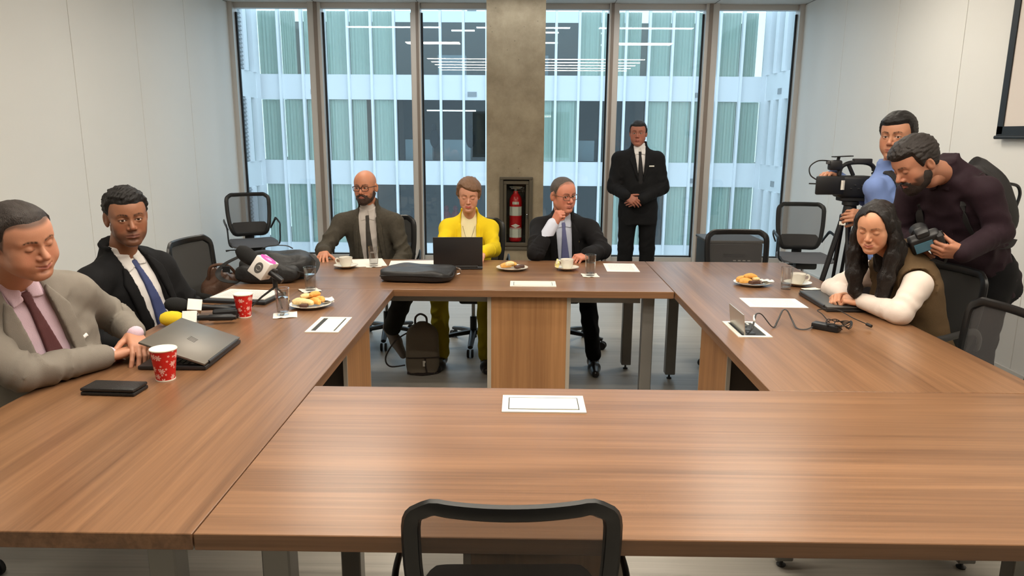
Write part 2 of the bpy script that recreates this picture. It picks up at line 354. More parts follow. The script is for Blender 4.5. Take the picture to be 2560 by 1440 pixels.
# ================================================================ the building across the courtyard
m_white = mat('facade_white', srgb(226, 230, 232), .55, var=(.4, .02)); m_white2 = mat('facade_fin_white', srgb(234, 237, 240), .5)
m_far = glass_mat('far_glass', (.87, .925, .915, 1), 1.5, 0, 1.0)
m_fardk = glass_mat('far_glass_dark', (.74, .8, .82, 1), 1.5, 0, 1.0)
m_cur = mat('curtain_green', srgb(214, 220, 210), .9); m_cur2 = mat('curtain_grey', srgb(176, 182, 184), .9)
m_in = mat('office_inside', srgb(120, 118, 112), .8); m_infl = mat('office_floor', srgb(110, 105, 98), .8)
m_tube = mat('office_tube', (1, 1, 1, 1), .5, emit=((1, .97, .9, 1), 6)); m_desk = mat('office_desk', srgb(200, 202, 200), .7)
m_vent = mat('vent_grille', srgb(150, 155, 158), .6)
FY, ST = 32.0, 3.6
bld = empty('office_building', (0, FY, -3.2)); tag(bld, 'white office block with curtained windows across the courtyard', 'building')
BX0, NB, BW = -11.25, 22, .972
def bp(mb, name, m, smooth=False, par=bld):
    o = mb.build(name, m, par, smooth); o.location = (0, -FY, 3.2); return o
levels = [.42-ST*2, .42-ST, .42, .42+ST]          # glass bottoms
curtain_me = {}
def curtain_mesh(seed, frac):
    k = (seed, frac)
    if k in curtain_me: return curtain_me[k]
    rr = random.Random(seed); wd = (BW-.1)*frac; n = 26; mb = MB()
    vs = []
    for i in range(n+1):
        x = wd*i/n; d = .03*math.sin(i*1.55+rr.random()*.8)+.012*math.sin(i*.53)
        vs += [(x, d, 0), (x, d, 2.56)]
    mb.add(vs, [(2*i, 2*i+2, 2*i+3, 2*i+1) for i in range(n)]); me = mb.mesh('curtain', True); curtain_me[k] = me; return me
pane_me = MB().box((0, 0, 1.285), (BW-.1, .012, 2.57)).mesh('pane'); pane_me.materials.append(m_far)
pane_dk = MB().box((0, 0, 1.285), (BW-.1, .012, 2.57)).mesh('pane'); pane_dk.materials.append(m_fardk)
mul_me = MB().box((0, -.1, 5.2), (.1, .26, 16)).mesh('mullion'); mul_me.materials.append(m_white2)
sp_me = MB().box((0, .05, 0), (BW-.012, .2, 1.03)).mesh('spandrel_panel'); sp_me.materials.append(m_white)
for i in range(NB+1):
    o = link('mullion', mul_me, None, bld); o.location = (BX0+i*BW, 0, -6.2+3.2)
for lv, zb in enumerate(levels):
    for i in range(NB):
        x = BX0+(i+.5)*BW
        o = link('spandrel_panel', sp_me, None, bld); o.location = (x, 0, zb-.515+3.2)
        cur = i < 5 or i >= 16
        if lv == 2: cur = i < 6 or i in (12, 13, 17, 18, 19, 20, 21)
        if lv == 1: cur = i < 5 or i in (15, 16, 18, 19, 20, 21)
        if lv == 3: cur = i < 6 or i >= 14
        dark = not cur
        o = link('pane', pane_dk if dark else pane_me, None, bld); o.location = (x, 0, zb+3.2)
        if cur:
            me = curtain_mesh(i % 4, 1.0 if (i*7+lv) % 5 else .7)
            if not me.materials: me.materials.append(m_cur)
            c = link('curtain', me, None, bld); c.location = (x-(BW-.1)/2, .10, zb+3.2)
for x in (BX0-.2, BX0+NB*BW+.2): bp(MB().box((x, FY-.13, 1.4), (.42, .26, 18)), 'corner_pier', m_white2)
# inside the floors
for zb in levels:
    bp(MB().box((-.55, FY+3.2, zb-.2), (23, 6, .3)), 'floor_slab', m_infl)
    bp(MB().box((-.55, FY+6.2, zb+1.3), (23, .1, 3.4)), 'inner_wall', m_in)
for i, (x, z, y, w_) in enumerate([(-2.6, 5.95, 33, 1.0), (.9, 5.95, 33.5, 1.3), (.95, 5.6, 34.2, 1.2), (3.3, 5.9, 33.3, 1.2), (3.4, 5.5, 34, .9), (-3.2, 2.6, 33.6, 2.2), (-1.0, 2.55, 34.4, 1.2)]):
    bp(MB().box((x, y, z), (w_, .08, .05)), 'ceiling_tube', m_tube)
for i, (x, z) in enumerate([(-4.6, .42), (-2.9, .42), (1.2, .42), (2.6, .42), (-3.1, 4.02), (0.5, 4.02), (-2.0, -3.18), (1.7, -3.18)]):
    bp(MB().box((x, 33.2, z+.45), (1.2, .6, .9)), 'office_desk', m_desk)
m_dk = mat('far_dark', srgb(40, 42, 46), .8); m_rd = mat('far_red', srgb(170, 50, 50), .7)
for i, (x, z, c) in enumerate([(-3.9, .42, m_dk), (1.0, .42, m_cur2), (-2.3, .42, m_dk), (2.0, .42, m_dk), (-3.4, -3.18, m_rd), (-3.0, -3.18, m_rd), (-4.9, -3.18, m_dk)]):
    mb = MB(); mb.sphere((x, 32.9, z+1.45), (.11, .11, .14)); mb.sphere((x, 32.95, z+.95), (.22, .16, .42)); bp(mb, 'office_worker', c, True)
for i, (x, z) in enumerate([(-8.85, 2.98+.32), (-2.15, 2.98+.25), (-2.15, 6.68), (-2.2, -.35), (7.5, 3.25), (7.4, 6.7), (7.4, -.35)]):
    mb = MB(); mb.box((x, FY-.07, z), (.38, .04, .2)); bp(mb, 'vent_grille', m_vent)
bp(MB().box((-.55, FY+.05, 9.6), (23, .3, 3.0)), 'parapet_panel', m_white)
# side wings
def wing(name, x, s, label):
    g = empty(name, (x, 24, -6.6)); tag(g, label, 'building')
    def wp(mb, nm, m):
        o = mb.build(nm, m, g); o.location = (-x, -24, 6.6); return o
    ys = [31.9-.30, ] ; n = 12; sp = .97
    for lv, zb in enumerate(levels):
        wp(MB().box((x+s*.2, 25.7, zb-.515), (.5, 12, 1.03)), 'spandrel_panel', m_white)
        wp(MB().box((x+s*3, 25.7, zb-.25), (5.5, 12, .2)), 'floor_slab', m_infl)
        for i in range(n):
            y = 31.1-i*sp
            if s < 0 and i == 1:     # open louvred bay
                for k in range(16):
                    wp(MB().box((x-s*.02, y-.35, zb+.1+k*.16), (.03, .8, .13), M=Matrix.Rotation(s*.6, 3, 'Y')), 'louvre_slat', m_vent)
            wp(MB().box((x+s*.08, y-.5, zb+1.285), (.012, .62, 2.57)), 'pane', m_far)
            wp(MB().box((x+s*.05, y, zb+1.285), (.34, .36, 2.57)), 'mullion', m_white2)
            wp(MB().box((x+s*.35, y-.5, zb+1.285), (.03, .6, 2.5)), 'curtain', m_cur2 if lv == 3 else m_cur)
    wp(MB().box((x+s*.2, 31.45, 1.4), (.53, .5, 18)), 'corner_pier', m_white2)
    wp(MB().box((x+s*5.8, 25.7, 1.4), (.2, 12, 16)), 'inner_wall', m_in)
    wp(MB().box((x+s*.2, 25.7, 9.6), (.5, 12, 3)), 'parapet_panel', m_white)
    for z in ((3.3, -.3) if s > 0 else ()): wp(MB().box((x-s*.06, 29.5, z), (.03, .4, .22)), 'vent_grille', m_vent)
wing('courtyard_wing', -11.15, -1, 'white wing with louvred bay on the left of the courtyard')
wing('courtyard_wing', 10.1, 1, 'white wing with narrow windows on the right of the courtyard')
struct(MB().box((-.5, 20.5, -7.0), (24, 22, .2)).build('courtyard_ground', mat('courtyard_paving', srgb(190, 190, 188), .8)), 'pale paved courtyard floor far below the windows', 'ground')
# ================================================================ the four conference tables (pinwheel)
c0, c1 = srgb(92, 63, 42), srgb(147, 108, 77)
m_wx = wood('walnut_laminate_x', 0, c0, c1); m_wy = wood('walnut_laminate_y', 1, c0, c1); m_wz = wood('walnut_laminate_z', 2, srgb(126, 86, 50), srgb(168, 122, 78), .5)
m_leg = mat('table_leg_grey', srgb(128, 126, 122), .4, .5); m_foot = mat('levelling_foot', srgb(40, 40, 40), .5)
m_edge = mat('panel_edge_grey', srgb(160, 152, 140), .5)
def conference_table(x0, x1, y0, y1, label, legs, ped=None):
    t = empty('conference_table', ((x0+x1)/2, (y0+y1)/2, 0)); tag(t, label, 'table', 'four long tables in a square')
    ox, oy = (x0+x1)/2, (y0+y1)/2; lx = (x1-x0) > (y1-y0)
    g = .0018
    MB().rbox((0, 0, T-.02), (x1-x0-2*g, y1-y0-2*g, .04), .0018, 1).build('table_top', m_wx if lx else m_wy, t)
    for (a, b) in legs:
        l = MB().rbox((a-ox, b-oy, (T-.04+.035)/2), (.066, .066, T-.04-.035), .004, 1).build('leg', m_leg, t)
        MB().lathe([(.016, .0), (.018, .006), (.007, .012), (.006, .036)], 12, (a-ox, b-oy, 0)).build('foot', m_foot, l)
    xs = [a for a, b in legs]; ys = [b for a, b in legs]
    for q in sorted(set(xs if not lx else ys)):
        pass
    if lx:
        for b in (min(ys), max(ys)): MB().box((0, b-oy, T-.065), (max(xs)-min(xs)-.07, .03, .05)).build('rail', m_leg, t)
    else:
        for a in (min(xs), max(xs)): MB().box((a-ox, 0, T-.065), (.03, max(ys)-min(ys)-.07, .05)).build('rail', m_leg, t)
    if ped:
        a0, a1, b0, b1 = ped
        p = MB().box(((a0+a1)/2-ox, (b0+b1)/2-oy, (T-.045)/2), (a1-a0-.037, b1-b0-.06, T-.047)).build('cable_pedestal', mat('pedestal_inside', srgb(52, 40, 28), .7), t)
        if lx:
            for yy, s in ((b0, 1), (b1, -1)): MB().box(((a0+a1)/2-ox, yy+s*.009-oy, (T-.045)/2), (a1-a0-.045, .018, T-.05)).build('pedestal_panel', m_wz, p)
            for xx, s in ((a0, 1), (a1, -1)): MB().box((xx+s*.011-ox, (b0+b1)/2-oy, (T-.045)/2), (.022, b1-b0, T-.05)).build('pedestal_side', m_edge, p)
        else:
            for xx, s in ((a0, 1), (a1, -1)):
                MB().box((xx+s*.009-ox, (b0+b1)/2-oy, (T-.045)/2), (.018, b1-b0-.012, T-.05)).build('pedestal_panel', m_wz, p)
                for yy in (b0+.003, b1-.003): MB().box((xx+s*.009-ox, yy-oy, (T-.045)/2), (.018, .006, T-.05)).build('panel_edge', m_edge, p)
    return t
LX0, LX1, RX0, RX1 = -1.65, -.713, .8605, 1.827
FY0, FY1, BY0, BY1 = 1.4295, 2.386, 3.982, 4.98
conference_table(LX0, LX1, FY0, BY0, 'walnut-look long table on the left with laptop and red cups', [(-1.5, 1.56), (-.84, 1.56), (-1.5, 3.85), (-1.22, 3.85)], (-1.2, -.77, 3.08, 3.57))
conference_table(LX0, RX0, BY0, BY1, 'walnut-look long table at the back before the windows', [(-1.5, 4.1), (-1.5, 4.86), (.735, 4.1), (.735, 4.86)], (-.19, .285, 4.02, 4.4))
conference_table(RX0, RX1, FY1, BY1, 'walnut-look long table on the right with cable and laptop', [(1.0, 2.5), (1.68, 2.5), (1.0, 4.66), (1.68, 4.66)], (.92, 1.36, 3.1, 3.58))
conference_table(LX1, RX1, FY0, FY1, 'empty walnut-look long table nearest the camera', [(-.57, 1.56), (-.57, 2.25), (1.7, 1.56), (1.7, 2.25)], (-.16, .31, 1.9, 2.34))
# flush power boxes
m_pb = mat('power_box_white', srgb(226, 224, 214), .4); m_pbd = mat('power_box_dark', srgb(30, 29, 27), .6); m_alu = mat('power_box_alu', srgb(186, 184, 176), .3, .6)
def power_box(cx, cy, along_x, label, opened=False, slot=0):
    g = empty('power_box', (cx, cy, T), 0 if along_x else math.pi/2); tag(g, label, 'power box', 'flush power boxes in the tables')
    a, b, w_ = .1335, .074, .02
    m = MB()
    for (p, q, r_, s_) in ((-a, a, b-w_, b), (-a, a, -b, -b+w_), (-a, -a+w_, -b+w_, b-w_), (a-w_, a, -b+w_, b-w_)):
        m.box(((p+q)/2, (r_+s_)/2, .002), (q-p, s_-r_, .004))
    m.build('frame', m_pb, g)
    MB().box((0, 0, .0006), (2*(a-w_), 2*(b-w_), .001)).build('well', m_pbd, g)
    if not opened:
        y0 = slot
        MB().box((0, .002+y0/2, .0024), (2*(a-w_)-.006, 2*(b-w_)-.012-abs(y0), .003)).build('flap', m_pb, g)
    else:
        f = MB().box((-.0, .046, .05), (2*(a-w_)-.004, .004, .092), M=Matrix.Rotation(-.12, 3, 'X')).build('flap', m_alu, g)
        m = MB()
        for k in (-.06, 0, .06): m.box((k, 0, .002), (.045, .03, .003))
        m.build('socket', m_blk, g); MB().box((.085, -.03, .003), (.02, .01, .004)).build('data_port', m_pb, g)
    return g
power_box(.077, 2.231, True, 'closed white power box set in the empty near table')
power_box(.071, 4.163, True, 'closed white power box set in the back table')
power_box(-.873, 3.198, False, 'white power box with black slot in the left table', slot=-.018)
power_box(1.023, 3.192, False, 'open power box with raised flap in the right table', opened=True)
# ================================================================ mesh office chairs
m_cf = mat('chair_frame_black', srgb(16, 16, 17), .4); m_cs = mat('chair_seat_grey', srgb(92, 93, 97), .9, bump=(900, .3)); m_csd = mat('chair_seat_dark', srgb(52, 51, 50), .9, bump=(900, .3))
m_cm = mesh_fabric('chair_mesh', srgb(74, 72, 72), .58); m_cmd = mesh_fabric('chair_mesh_dark', srgb(52, 50, 47), .97)
m_cyl = mat('gas_lift_chrome', srgb(170, 170, 172), .25, .9); m_cast = mat('caster_black', srgb(24, 24, 25), .5)
def back_pt(s, t):
    """s -1..1 across, t 0..1 up the back; concave towards the sitter (+y)"""
    w_ = .19+.026*math.sin(min(t, 1)*math.pi*.62)
    x = s*w_; z = .50+t*.43
    y = -.205-.055*t*t-.02*math.sin(t*3.1)+.045*s*s
    return Vector((x, y, z))
def make_chair(dark=False):
    c = empty('office_chair')
    seat = MB(); nx, ny = 14, 12; vs = []; fs = []
    def sp(u, v):
        a, b = u*2-1, v*2-1; k = (abs(a)**5+abs(b)**5)**(1/5) if (a or b) else 0; l = max(abs(a), abs(b)) or 1
        q = l/(k or 1); return a*q, b*q
    for lay in range(2):
        for j in range(ny+1):
            for i in range(nx+1):
                a, b = sp(i/nx, j/ny); e = max(abs(a), abs(b))
                h = .485-.018*e**6-.016*(b if b > .4 else 0)*2+.006*abs(a)**2 if lay == 0 else .42+.016*(1-(1-e)**2)
                vs.append((a*.235, .03+b*.23, h))
    n = (nx+1)*(ny+1)
    for lay in range(2):
        for j in range(ny):
            for i in range(nx):
                q = lay*n+j*(nx+1)+i; fs.append((q, q+1, q+nx+2, q+nx+1))
    rim = [i for i in range(nx+1)]+[(j)*(nx+1)+nx for j in range(1, ny+1)]+[ny*(nx+1)+i for i in range(nx-1, -1, -1)]+[j*(nx+1) for j in range(ny-1, 0, -1)]
    for a, b in zip(rim, rim[1:]+rim[:1]): fs.append((a, b, b+n, a+n))
    seat.add(vs, fs); seat.build('seat', m_csd if dark else m_cs, c, True)
    # back frame loop
    loop = []
    for s in np.linspace(-.78, .78, 13): loop.append(back_pt(s, 1.0)+Vector((0, 0, .012*(1-0*s))))
    for q in ((.9, .99), (.97, .955), (1.0, .88), (1.0, .7), (1.0, .55), (.99, .4), (.97, .25), (.9, .13), (.78, .06)): loop.append(back_pt(*q))
    for s in np.linspace(.6, -.6, 9): loop.append(back_pt(s, .045))
    for q in ((-.78, .06), (-.9, .13), (-.97, .25), (-.99, .4), (-1.0, .55), (-1.0, .7), (-1.0, .88), (-.97, .955), (-.9, .99)): loop.append(back_pt(*q))
    f = MB(); f.tube(smooth_path(loop, 2, True), 1.0, 8, True, flat=(.012, .021), up=(0, 1, -.1)); f.build('back_frame', m_cf, c, True)
    def patch(t0, t1, smx, off, nx=12, ny=8, rc=None):
        mb = MB(); vs = []
        for j in range(ny+1):
            for i in range(nx+1):
                t = t0+(t1-t0)*j/ny; s = smx*(2*i/nx-1)
                if rc and t > t1-rc: s *= 1-.16*((t-(t1-rc))/rc)**3
                vs.append(back_pt(s, t)+Vector((0, off, 0)))
        mb.add(vs, [(j*(nx+1)+i, j*(nx+1)+i+1, (j+1)*(nx+1)+i+1, (j+1)*(nx+1)+i) for j in range(ny) for i in range(nx)]); return mb
    patch(.06, .985, .95, 0).build('back_mesh', m_cmd if dark else m_cm, c, True)
    p = patch(.04, .34, .93, -.012, rc=.16); q = patch(.04, .34, .93, -.026, rc=.16); p.add(q.v, q.f); p.build('lumbar_panel', m_cf, c, True)
    # spine under the seat to the back
    MB().tube(smooth_path([(0, -.02, .405), (0, -.17, .40), (0, -.25, .44), (0, -.245, .56)], 5), .022, 8, flat=(.6, 2.2), up=(0, -.3, 1)).build('back_bracket', m_cf, c, True)
    MB().rbox((0, 0, .39), (.2, .26, .07), .02, 2).build('mechanism', m_cf, c, True)
    MB().tube([(.08, .02, .385), (.24, .03, .39), (.285, .03, .385)], [.006, .006, .011], 8).build('height_lever', m_cf, c, True)
    for s in (-1, 1):
        MB().tube(smooth_path([(s*.22, -.215, .575), (s*.25, -.19, .64), (s*.265, -.13, .685), (s*.27, .02, .665), (s*.268, .085, .65), (s*.262, .10, .60), (s*.25, .10, .45), (s*.18, .1, .42)], 5), 1.0, 8, flat=(.008, .017), up=(s, 0, .2)).build('armrest', m_cf, c, True)
    MB().lathe([(.014, .2), (.014, .37)], 16).build('gas_lift', m_cyl, c, True)
    MB().lathe([(.026, .07), (.026, .23), (.022, .235)], 16).build('column_sleeve', m_cf, c, True)
    for k in range(5):
        a = 2*math.pi*k/5+.3; d = Vector((math.cos(a), math.sin(a), 0))
        MB().tube([d*.02+Vector((0, 0, .115)), d*.16+Vector((0, 0, .10)), d*.3+Vector((0, 0, .075))], [1.2, 1.0, .8], 8, flat=(.018, .024), up=(0, 0, 1)).build('base_leg', m_cf, c, True)
        ca = MB(); t = Vector((-d.y, d.x, 0)); R = Matrix((t, d, Vector((0, 0, 1)))).transposed()
        RX = R @ Matrix.Rotation(math.pi/2, 3, 'Y')
        for o_ in (-.016, .016): ca.lathe([(.028, -.008), (.03, -.004), (.03, .004), (.028, .008)], 16, d*.3+t*o_+Vector((0, 0, .03)), RX)
        ca.build('caster', m_cast, c, True)
    return c
proto = make_chair(); proto_d = make_chair(True)
def place_chair(pr, x, y, rz, label, group='black mesh office chairs', h=1.0):
    c = copy_tree(pr); c.location = (x, y, 0); c.rotation_euler = (0, 0, rz); c.scale = (1, 1, h); tag(c, label, 'chair', group); return c
P = math.pi
# rz turns the sitter direction (+y) anticlockwise
place_chair(proto, -.02, 1.62, 0.03, 'black mesh chair pushed under the empty near table', h=.89)
place_chair(proto, -2.84, 7.6, P+.5, 'empty grey-seated chair alone by the left window')
place_chair(proto, 2.72, 6.95, P-.1, 'empty grey-seated chair by right wall and window')
place_chair(proto, 1.57, 5.02, P+.04, 'empty mesh chair at the far end of right table', h=.97)
place_chair(proto_d, -1.82, 4.36, -1.72, 'dark chair holding brown bag beside left table corner')
place_chair(proto_d, 1.98, 3.62, P/2+.25, 'dark chair of the woman in brown vest')
place_chair(proto, 1.80, 2.95, P/2+.05, 'empty mesh chair at the right edge beside right table', h=.95)
place_chair(proto_d, -2.2, 2.45, -P/2-.3, 'chair of the man in grey suit')
place_chair(proto_d, -2.28, 3.4, -P/2-.15, 'chair of the man in black suit with blue tie')
place_chair(proto_d, -1.05, 5.52, P+.1, 'chair of the bald man in grey suit')
place_chair(proto_d, -.36, 5.38, P, 'chair of the woman in yellow jacket')
place_chair(proto_d, .34, 5.42, P, 'chair of the older man leaning on his fist')
place_chair(proto_d, -1.74, 1.62, -P/2+.3, 'black chair at the bottom left corner below left table')
for pr in (proto, proto_d):
    for ch in list(pr.children): bpy.data.objects.remove(ch)
    bpy.data.objects.remove(pr)
# ================================================================ things on the tables
m_por = mat('porcelain', srgb(232, 228, 216), .2, coat=.3); m_cof = mat('coffee', srgb(70, 42, 24), .2)
m_gl = glass_mat('tumbler_glass', (.96, .965, .965, 1), 1.5, .03, 2.2); m_water = glass_mat('water', (.93, .94, .95, 1), 1.33, .02, 2.5)
m_nap = mat('napkin_paper', srgb(236, 232, 222), .9, bump=(60, .3)); m_pap = print_mat('printed_paper', srgb(238, 234, 228), srgb(120, 120, 125), 110, 'X', .5)
m_pap0 = mat('plain_paper', srgb(238, 234, 226), .8)
m_past = mat('pastry_golden', srgb(222, 164, 82), .6, bump=(120, .5), var=(40, .2)); m_past2 = mat('pastry_pale', srgb(232, 204, 150), .6, bump=(120, .5), var=(40, .15)); m_choc = mat('chocolate_bite', srgb(70, 38, 24), .5, bump=(120, .5))
def saucer_cup(x, y, rz, label1, label2, filled=False):
    s = empty('saucer', (x, y, T)); tag(s, label1, 'saucer', 'white saucers')
    MB().lathe([(.028, .0), (.03, .003), (.045, .006), (.066, .013), (.078, .02), (.0785, .0215), (.066, .016), (.045, .0095), (.03, .006), (0.00001, .006)], 40).build('dish', m_por, s, True)
    c = empty('coffee_cup', (x, y, T+.007), rz); tag(c, label2, 'cup', 'white coffee cups')
    MB().lathe([(.024, 0), (.026, .003), (.032, .012), (.040, .035), (.043, .062), (.0432, .0635), (.0415, .0625), (.038, .036), (.029, .012), (.00001, .006)], 40).build('bowl', m_por, c, True)
    MB().tube(smooth_path([(.040, 0, .05), (.058, 0, .055), (.066, 0, .042), (.058, 0, .026), (.036, 0, .024)], 5), 1.0, 8, flat=(.0032, .005), up=(0, 1, 0)).build('handle', m_por, c, True)
    MB().lathe([(.00001, .05), (.0395, .05), (.0395, .0505), (.00001, .0505)], 32).build('coffee', m_cof, c, True)
saucer_cup(-1.137, 4.63, P, 'white saucer before the bald man', 'white coffee cup before the bald man')
saucer_cup(.297, 4.63, P, 'white saucer before the older man', 'white coffee cup before the older man')
saucer_cup(1.625, 4.2, 0, 'white saucer on right table behind glass', 'white coffee cup on right table behind glass')
# spoon-handle packet on the older man's saucer
tag(MB().rbox((.235, 4.645, T+.035), (.012, .05, .055), .004, 1, M=Euler((.5, .1, .3)).to_matrix()).build('sugar_packet', mat('sugar_packet', srgb(238, 226, 150), .7)), 'yellow sugar packet leaning on the older man\'s cup', 'packet')
def tumbler(x, y, label, lab_n=None, level=.07, nap=None, zt=T):
    z = T+.0025 if nap else T
    if nap:
        mb = MB(); n = 6; vs = []; sz = nap[1]
        for j in range(n+1):
            for i in range(n+1):
                a, b = i/n-.5, j/n-.5; e = max(abs(a), abs(b))*2
                vs.append((a*sz, b*sz, .0012+(.007*(e-.6)*random.random()*2.2 if e > .65 else 0)))
        k = n+1; mb.add(vs+[(q[0], q[1], q[2]-.0012) for q in vs], [(j*k+i, j*k+i+1, (j+1)*k+i+1, (j+1)*k+i) for j in range(n) for i in range(n)]+[(k*k+j*k+i, k*k+(j+1)*k+i, k*k+(j+1)*k+i+1, k*k+j*k+i+1) for j in range(n) for i in range(n)])
        o = mb.build('paper_napkin', m_nap, None, True); o.location = (x+nap[2], y+nap[3], T); o.rotation_euler = (0, 0, nap[0]); tag(o, lab_n, 'napkin', 'folded paper napkins')
    g = empty('water_glass', (x, y, z)); tag(g, label, 'glass', 'water glasses')
    r0, r1, h = .027, .034, .13
    MB().lathe([(.00001, 0), (r0, 0), (r0+.001, .003), (r1, h), (r1-.002, h), (r0-.001, .014), (.00001, .012)], 32).build('tumbler', m_gl, g, True)
    k = level/h; MB().lathe([(.00001, .0135), (r0-.0016, .0145), (r0+(r1-r0)*k-.0028, level), (.00001, level)], 32).build('water', m_water, g, True)
tumbler(-1.14, 3.372, 'water glass on napkin beside red cup and pastry plate', 'napkin under the glass beside pastry plate', .085, (.3, .11, .012, -.008))
tumbler(-1.168, 3.93, 'water glass on napkin before the black bag', 'napkin under the glass before the black bag', .09, (.6, .10, .0, -.01))
tumbler(-.97, 4.70, 'water glass before the bald man', 'napkin under the bald man\'s glass', .09, (.2, .10, 0, 0))
tumbler(.43, 4.44, 'water glass before the older man', 'napkin under the older man\'s glass', .08, (.1, .10, 0, -.005))
tumbler(1.517, 4.09, 'water glass on the right table', None, .035)
def flat_napkin(x, y, rz, sx, sy, label, z=T, lift=.004):
    mb = MB(); n = 5; vs = []
    for j in range(n+1):
        for i in range(n+1): vs.append(((i/n-.5)*sx, (j/n-.5)*sy, .0025+lift*random.random()))
    k = n+1; mb.add(vs+[(q[0], q[1], 0.0) for q in vs], [(j*k+i, j*k+i+1, (j+1)*k+i+1, (j+1)*k+i) for j in range(n) for i in range(n)]+[(k*k+j*k+i, k*k+(j+1)*k+i, k*k+(j+1)*k+i+1, k*k+j*k+i+1) for j in range(n) for i in range(n)])
    o = mb.build('paper_napkin', m_nap, None, True); o.location = (x, y, z); o.rotation_euler = (0, 0, rz); tag(o, label, 'napkin', 'folded paper napkins'); return o
flat_napkin(1.655, 4.085, .2, .1, .05, 'folded napkin lying by the cup on right table')
def plate(x, y, rz, label, bites, nap=None, place='', r=.103):
    p = empty('pastry_plate', (x, y, T)); tag(p, label, 'plate', 'white pastry plates')
    k = r/.103
    MB().lathe([(.055*k, 0), (.058*k, .004), (.075*k, .008), (.1*k, .017), (.103*k, .019), (.1*k, .0195), (.075*k, .0105), (.055*k, .007), (.00001, .0065)], 48).build('dish', m_por, p, True)
    ranks = {}
    for mm in (0, 1, 2):
        q_ = sorted([i for i, b in enumerate(bites) if b[5] == mm], key=lambda i: bites[i][0])
        for r_, i in enumerate(q_): ranks[i] = ('only', '') if len(q_) == 1 else (('leftmost', 'second from left', 'third from left', 'fourth from left', 'fifth from left')[r_] if r_ < len(q_)-1 else 'rightmost', '')
    for i, (bx, by, bz, d, rz2, mm, kind) in enumerate(bites):
        mb = MB()
        if kind == 'roll':
            pts = [(-d*.5, 0, 0), (-d*.2, d*.08, d*.05), (d*.15, d*.06, d*.06), (d*.5, -d*.06, 0)]
            mb.tube(smooth_path(pts, 4), [d*.12, d*.16, d*.2, d*.22, d*.24, d*.25, d*.25, d*.25, d*.24, d*.22, d*.2, d*.16, d*.12], 10)
        else: mb.rbox((0, 0, 0), (d, d*.8, d*.42), d*.14, 3)
        o = mb.build('pastry', m_past if mm == 0 else (m_past2 if mm == 1 else m_choc), None, True); o.location = (x+bx, y+by, T+.0085+bz); o.rotation_euler = (0, 0, rz2)
        tag(o, ('golden', 'pale', 'chocolate')[mm]+(' rolled' if kind == 'roll' else ' square')+' pastry, '+ranks[i][0]+' of its colour on plate '+place, 'pastry', 'pastry bites '+place)
    if nap: flat_napkin(x+nap[0], y+nap[1], nap[2], .09, .07, 'napkin tucked on the plate '+place, T+.021, .012)
plate(-1.058, 3.545, .2, 'white plate of pastries on left table beside glass', [(-.045, -.02, .02, .075, .3, 1, 'roll'), (-.01, -.035, .018, .07, .1, 1, 'roll'), (.025, -.01, .02, .075, -.5, 0, 'roll'), (.0, .03, .03, .08, .2, 0, 'roll'), (-.05, .03, .015, .045, .5, 2, 'cube'), (.045, .03, .022, .06, -.8, 0, 'roll'), (-.02, .0, .045, .055, .6, 1, 'roll'), (.02, .02, .05, .06, 1.0, 0, 'roll'), (-.015, -.06, .012, .04, 0, 2, 'cube')], (.06, .04, .4), 'by the red cup')
plate(-.057, 4.62, .2, 'white plate of pastries on the back table', [(-.04, 0, .016, .07, .3, 0, 'roll'), (-.01, .025, .02, .075, .1, 0, 'roll'), (-.015, -.01, .03, .06, .6, 1, 'roll'), (.03, 0, .012, .035, .4, 2, 'cube'), (.06, .02, .012, .04, .1, 2, 'cube'), (.035, -.03, .012, .035, .8, 2, 'cube')], None, 'on the back table')
plate(1.355, 4.2, .2, 'white plate of pastries on the right table', [(-.045, .02, .018, .08, .3, 0, 'roll'), (-.04, -.02, .016, .07, .0, 0, 'roll'), (.0, .03, .03, .08, .1, 0, 'roll'), (-.01, 0, .04, .07, .2, 0, 'roll'), (.0, -.035, .014, .05, .4, 2, 'cube'), (.03, -.03, .014, .045, .1, 2, 'cube'), (.02, -.01, .03, .04, .1, 1, 'cube')], (.07, -.01, .3), 'on the right table')
